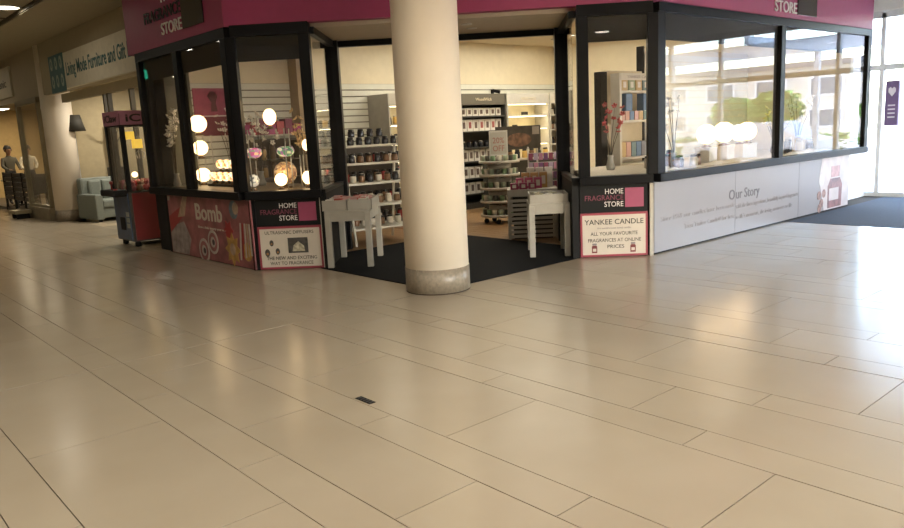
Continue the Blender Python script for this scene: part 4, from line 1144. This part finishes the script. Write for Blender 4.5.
text('mezzovenic', 'lettering', cf, mat('ink_brown', (.07, .05, .035), .5), .6, 2.95, .25, .20, -.034, .01)
struct('wall_cafe_back', MB().box(4.5, 12.0, 29.5, 29.6, 0, 3.2), mat('cafe_tan', (.52, .38, .18), .7))
struct('wall_cafe_side', MB().box(9.4, 9.5, 19.1, 29.5, 0, 3.2), mat('cafe_tan', (.52, .38, .18), .7))
struct('ceiling_cafe', MB().box(4.8, 9.5, 19.1, 29.6, 3.0, 3.1), M_ceil)
struct('floor_cafe', MB().box(4.7, 9.4, 19.1, 29.5, -.006, .08), mat('cafe_floor', (.08, .06, .04), .5))
for k, (x, y) in enumerate(((5.6, 22.0), (5.6, 24.6), (6.6, 26.5), (5.6, 27.6), (7.6, 22.6), (7.6, 25.5))):
    t = thing('cafe_light', 'long bright ceiling light over the café tables', 'light', (x, y, 3.0), group='café ceiling lights')
    MB().box(-.14, .14, -.5, .5, -.05, 0).build('housing', M_white, t); MB().box(-.11, .11, -.47, .47, -.058, -.05).build('diffuser', M_led, t)
    la = bpy.data.lights.new('lamp', 'AREA'); la.shape = 'RECTANGLE'; la.size = .2; la.size_y = .9; la.energy = 26; la.color = (1, .80, .5)
    lo = bpy.data.objects.new('lamp', la); C.objects.link(lo); lo.parent = t; lo.location = (0, 0, -.07)
dp = thing('door_panel', 'brown timber panel on the café rear wall', 'panel', (4.7, 29.44, 0))
MB().box(0, .9, 0, .04, .9, 1.9).build('leaf', wood('cab_brown', (.14, .06, .02), (.20, .09, .03)), dp)
def cafe_table(x, y, label):
    t = thing('cafe_table', label, 'table', (x, y, .081))
    MB().box(-.38, .38, -.38, .38, .71, .74).build('tabletop', mat('table_pale', (.42, .36, .24), .5), t, bevel=.005)
    MB().lathe([(.035, .03), (.035, .71)], 10).build('pedestal', M_blackmat, t); MB().lathe([(.24, 0), (.24, .02), (.05, .035)], 16).build('base', M_blackmat, t)
def cafe_chair(x, y, rz, label):
    t = thing('cafe_chair', label, 'chair', (x, y, .081), rz)
    m_ = mat('cafe_chair_dark', (.03, .025, .02), .5)
    MB().box(-.21, .21, -.21, .21, .43, .47).build('seat', m_, t, bevel=.01); MB().box(-.21, .21, .18, .21, .47, .88).build('backrest', m_, t, bevel=.008)
    for sx in (-1, 1):
        for sy in (-1, 1): MB().box(sx * .18 - .018, sx * .18 + .018, sy * .18 - .018, sy * .18 + .018, 0, .43).build('leg', m_, t)
for x, y, lb in ((5.35, 22.5, 'pale café table nearest the open front'), (5.15, 24.6, 'pale café table in front of the standing people'), (6.5, 23.6, 'pale café table behind the glass screen'), (6.6, 21.2, 'pale café table close behind the glass screen plinth')):
    cafe_table(x, y, lb)
for k, (x, y, rz) in enumerate(((5.08, 21.80, PI), (5.72, 21.85, PI), (5.35, 23.25, 0), (5.02, 23.72, PI), (5.62, 23.95, PI), (6.2, 22.9, PI), (6.9, 22.95, PI), (6.3, 20.55, PI), (6.9, 21.9, 0))):
    cafe_chair(x, y, rz, 'dark café chair %s' % ['in the open front, leftmost', 'in the open front beside the glass screen', 'between the two near café tables', 'with its back to the walk before the standing people', 'beside the second café table', 'behind the glass screen', 'deeper behind the glass screen', 'close behind the plinth of the glass screen', 'at the table nearest the plinth'][k])
dv = thing('divider', 'dark slatted barrier along the open café front', 'divider', (4.72, 24.3, 0), R(-90))
for k in range(4): MB().box(k * 1.06, k * 1.06 + .05, -.03, .03, 0, 1.06).build('post', M_blackmat, dv)
for k in range(6): MB().box(0, 3.23, -.012, .012, .32 + k * .125, .42 + k * .125).build('board', mat('divider_brown', (.03, .022, .016), .5), dv)
bn = thing('bench', 'low dark bench with pale seat just inside the café front', 'bench', (4.26, 20.75, 0))
bn.scale = (.8, 1, 1)
MB().box(-.2, .25, -.30, .30, .12, .20).build('seat', M_alu, bn); 
for sy in (-.22, .22): MB().box(-.15, .2, sy - .03, sy + .03, 0, .12).build('leg', M_blackmat, bn)

def person(loc, rz, label, top, hair, skin=(.20, .10, .055)):
    """standing figure facing local -y, hands forward; hips at the origin"""
    t = thing('person', label, 'person', loc, rz)
    J = {'hip': (0, 0, .10, .135), 'waist': (0, -.02, .26, .125), 'chest': (0, -.03, .43, .14), 'neckb': (0, -.03, .57, .075), 'neck': (0, -.04, .63, .052), 'jaw': (0, -.065, .69, .068), 'head': (0, -.055, .77, .098), 'crown': (0, -.04, .84, .075)}
    names = list(J); vs_ = [J[k] for k in names]; ed = [(i, i + 1) for i in range(len(names) - 1)]
    def chain(start, pts):
        a = names.index(start)
        for p in pts:
            vs_.append(p); ed.append((a, len(vs_) - 1)); a = len(vs_) - 1
    for s in (-1, 1):
        chain('chest', [(s * .17, -.03, .50, .065), (s * .22, -.10, .30, .048), (s * .17, -.32, .20, .040), (s * .13, -.40, .21, .030)])
        chain('hip', [(s * .09, -.0, .02, .092), (s * .10, -.02, -.38, .066), (s * .10, 0, -.74, .042), (s * .10, -.12, -.79, .034)])
    me = bpy.data.meshes.new('body'); me.from_pydata([v[:3] for v in vs_], ed, [])
    o = bpy.data.objects.new('body', me); C.objects.link(o); o.parent = t
    md = o.modifiers.new('skin', 'SKIN'); md.use_smooth_shade = True
    for i, v in enumerate(vs_):
        d = me.skin_vertices[0].data[i]; d.radius = (v[3], v[3] * (.8 if i in (0, 1, 2) else 1)); d.use_root = (i == 0)
    o.modifiers.new('sub', 'SUBSURF').levels = 1
    # colours by height and reach: skin above the collar and on the hands, cloth elsewhere
    m = bpy.data.materials.new('figure'); m.use_nodes = True
    n = m.node_tree.nodes; l = m.node_tree.links; b = n['Principled BSDF']; b.inputs['Roughness'].default_value = .8
    tc = n.new('ShaderNodeTexCoord'); sp = n.new('ShaderNodeSeparateXYZ'); l.new(tc.outputs['Object'], sp.inputs[0])
    g1 = n.new('ShaderNodeMath'); g1.operation = 'GREATER_THAN'; g1.inputs[1].default_value = .60; l.new(sp.outputs['Z'], g1.inputs[0])
    g2 = n.new('ShaderNodeMath'); g2.operation = 'GREATER_THAN'; g2.inputs[1].default_value = .155; l.new(sp.outputs['Z'], g2.inputs[0])
    m1 = n.new('ShaderNodeMix'); m1.data_type = 'RGBA'; m1.inputs[6].default_value = (.02, .02, .03, 1); m1.inputs[7].default_value = (*top, 1); l.new(g2.outputs[0], m1.inputs[0])
    m2 = n.new('ShaderNodeMix'); m2.data_type = 'RGBA'; m2.inputs[7].default_value = (*skin, 1); l.new(m1.outputs[2], m2.inputs[6]); l.new(g1.outputs[0], m2.inputs[0])
    l.new(m2.outputs[2], b.inputs['Base Color']); me.materials.append(m)
    hm = mat('hair_' + label[:12], hair, .7)
    hb = MB(); hb.ball((0, -.02, .80), .112, 16, 10, (.95, 1, 1)); h_ = hb.build('hair', hm, t)
    MB().ball((0, .07, .86), .055, 10, 6).build('hair_bun', hm, t)
    sk = mat('skin_' + label[:12], skin, .6)
    MB().ball((0, -.158, .765), .017, 8, 6, (.8, 1, 1.4)).build('nose', sk, t)
    for s in (-1, 1):
        MB().ball((s * .035, -.142, .79), .011, 8, 6).build('eye', M_blk_ink, t)
        MB().ball((s * .102, -.05, .77), .022, 8, 6, (.5, 1, 1.4)).build('ear', sk, t)
        for k in range(5):
            fx = s * .13 + (k - 2) * .017; L = (.05, .075, .085, .078, .06)[k] if s > 0 else (.06, .078, .085, .075, .05)[k]
            MB().tube([(fx, -.41, .205), (fx, -.41 - L * .6, .20), (fx, -.41 - L, .185)], [.009, .008, .006], 6).build('finger', sk, t)
    MB().box(-.022, .022, -.150, -.142, .712, .722).build('mouth', mat('lip', (.18, .05, .04), .5), t)
    return t
person((5.12, 25.35, .90), R(8), 'person with dark hair in a dark patterned top standing at the café tables', (.07, .065, .05), (.008, .006, .005))
person((5.72, 25.75, .90), R(-10), 'person in a white top standing beside the glass screen post', (.50, .46, .38), (.02, .012, .008), (.26, .14, .08))

# ------------------------------------------------------------------ exit with daylight at the right
M_wframe = mat('exit_frame', (.70, .70, .70), .4)
xe = 15.30
we = struct_root('window_9', (xe, 5.75, 0), R(-90))      # local x runs towards -y
for x in (0.0, .52, 1.7, 2.9, 4.1, 5.3, 6.5, 7.7, 8.9, 10.1, 11.3):
    MB().box(x - .035, x + .035, -.06, .06, 0, 3.3).build('post', M_wframe, we)
MB().box(0, 11.4, -.06, .06, 3.22, 3.34).build('head', M_wframe, we)
MB().box(0, 11.4, -.05, .05, 2.30, 2.40).build('transom', M_wframe, we)
MB().box(0, 11.4, -.05, .05, 0, .08).build('rail', M_wframe, we)
e_ = (0.0, .52, 1.7, 2.9, 4.1, 5.3, 6.5, 7.7, 8.9, 10.1, 11.3)
for a, b in zip(e_, e_[1:]):
    MB().box(a + .03, b - .03, -.004, .004, .06, 3.24).build('pane', M_glass, we)
struct('wall_exit_beam', MB().box(15.22, 15.42, -6.2, 8.0, 3.34, 4.05), mat('white_render', (.85, .84, .82), .6, var=.02))
struct('wall_exit_side', MB().box(14.07, 15.22, 5.42, 5.54, 0, 3.95), mat('white_render', (.85, .84, .82), .6, var=.02))
dn = thing('door_notice', 'purple notice with a white heart on the exit door glass', 'sign', (xe - .07, 5.12, 1.30), R(-90))
MB().box(-.02, .20, -.01, .064, 0, .80).build('card', mat('notice_purple', (.15, .09, .22), .4), dn)
MB().plate([(.09, .52), (.15, .60), (.15, .66), (.12, .69), (.09, .66), (.06, .69), (.03, .66), (.03, .60)], -.014, -.01).build('heart', mat('notice_white', (.7, .66, .74), .5), dn)
for q in range(4): MB().box(.03, .15, -.013, -.01, .14 + q * .07, .165 + q * .07).build('text_line', MATS['notice_white'], dn)
# outside
struct('ground_outside', MB().box(15.3, 75, -60, 45, -.14, -.02), mat('paving_pale', (.58, .56, .53), .8, var=.12, scale=.6))
cn = thing('entrance_canopy', 'white louvred canopy outside the glass exit', 'canopy', (15.5, 0, 0))
M_lou = mat('louvre_white', (.86, .87, .88), .5)
for k in range(14):
    MB().box(.35 + k * .25, .46 + k * .25, -9, 9, 3.05, 3.09).build('slat', M_lou, cn)
for y in (-6, -2, 2, 6):
    MB().box(.2, 3.8, y - .05, y + .05, 3.09, 3.26).build('beam', M_lou, cn)
    MB().box(3.7, 3.82, y - .06, y + .06, -.02, 3.09).build('post', M_lou, cn)
M_leaf = mat('leaf_green', (.13, .27, .04), .6, var=.5, scale=3); M_bark = mat('bark', (.10, .07, .045), .9)
def outdoor_tree(x, y, h, r, seed, label):
    t = thing('street_tree', label, 'tree', (x, y, -.02)); rnd = random.Random(seed)
    MB().tube([(0, 0, 0), (.05, 0, h * .3), (0, .05, h * .6)], [.14, .11, .06], 8).build('trunk', M_bark, t)
    mb = MB()
    for k in range(420):
        u = Vector((rnd.gauss(0, 1), rnd.gauss(0, 1), rnd.gauss(0, 1))).normalized() * (r * rnd.uniform(.55, 1) ** .6)
        c_ = Vector((0, 0, h * .68)) + Vector((u.x, u.y, u.z * .8)); s_ = rnd.uniform(.16, .30)
        M = Matrix.Translation(c_) @ Matrix.Rotation(rnd.uniform(0, 6), 4, 'Z') @ Matrix.Rotation(rnd.uniform(-1, 1), 4, 'X')
        mb.box(-s_, s_, -s_ * .5, s_ * .5, -.008, .008, M)
    tag(mb.build('foliage', M_leaf, t), kind='stuff')
for k, (x, y, h, r) in enumerate(((33, -1, 2.4, .8), (31, -4.5, 2.7, .9), (34, -8, 2.6, .9), (33, -13, 3.4, 1.1))):
    outdoor_tree(x, y, h, r, 50 + k, 'leafy street tree outside the exit, %s' % ['leftmost and smallest', 'second from the left', 'third from the left', 'rightmost and tallest'][k])
hd = thing('hedge', 'low green hedge across the car park outside the exit', 'hedge', (27.5, -6, -.02))
mb = MB(); rnd = random.Random(9)
for k in range(1500):
    c_ = Vector((rnd.uniform(-.4, .4), rnd.uniform(-9, 9), rnd.uniform(.1, .9))); s_ = rnd.uniform(.08, .16)
    mb.box(-s_, s_, -s_ * .5, s_ * .5, -.006, .006, Matrix.Translation(c_) @ Matrix.Rotation(rnd.uniform(0, 6), 4, 'Z') @ Matrix.Rotation(rnd.uniform(-1, 1), 4, 'X'))
tag(mb.build('foliage', M_leaf, hd), kind='stuff')
def parked_car(x, y, m, label):
    t = thing('parked_car', label, 'car', (x, y, -.02), R(90))
    MB().plate([(-2.1, .35), (-2.1, .75), (-1.9, .88), (-1.2, .92), (-.6, 1.38), (.8, 1.42), (1.5, .98), (2.05, .85), (2.1, .35)], -.82, .82).build('body', m, t, bevel=.05)
    MB().plate([(-1.05, .95), (-.55, 1.32), (.75, 1.36), (1.3, .98)], -.835, -.80).build('side_glass', M_black, t)
    for sx in (-1.3, 1.3):
        for sy in (-.78, .78): MB().tube([(sx, sy - .1, .32), (sx, sy + .1, .32)], .32, 16).build('wheel', M_blackmat, t)
parked_car(22.2, -6.5, mat('car_silver', (.4, .41, .43), .25, metal=.5), 'silver parked car outside the exit')
parked_car(22.4, -1.0, mat('car_white', (.7, .7, .7), .25), 'white parked car outside the exit')

ob_ = thing('building', 'long pale low building with blue windows across the road outside the exit', 'building', (48, -24, -.02))
MB().box(0, 8, -22, 21, 0, 4.4).build('wall', mat('far_render', (.52, .50, .46), .8), ob_)
MB().box(-.4, 8.4, -22.4, 21.4, 4.4, 4.7).build('roof', mat('far_roof', (.12, .12, .14), .7), ob_)
for r_ in range(2):
    for k in range(12):
        f_ = MB().box(-.06, .0, -21 + k * 3.45, -18.9 + k * 3.45, .7 + r_ * 1.9, 1.9 + r_ * 1.9).build('window', M_lou, ob_)
        MB().box(-.08, -.06, -20.85 + k * 3.45, -19.05 + k * 3.45, .82 + r_ * 1.9, 1.78 + r_ * 1.9).build('pane', mat('far_pane', (.06, .10, .16), .2), f_)

es = thing('exit_sign', 'green illuminated escape sign hanging from the mall ceiling', 'sign', (1.9, 17.5, 3.10), R(-60))
MB().box(-.30, .30, -.03, .03, 0, .18).build('box', mat('escape_green', (.02, .25, .12), .4, emit=(.05, .8, .45), estr=1.2), es)
for sy in (-.034, .030): MB().plate([(.05, .07), (.18, .07), (.18, .04), (.25, .09), (.18, .14), (.18, .11), (.05, .11)], sy, sy + .004).build('arrow', M_wht_ink, es)
for sx in (-.2, .2): MB().tube([(sx, 0, .18), (sx, 0, .85)], .006, 6).build('hanger', M_metal, es)
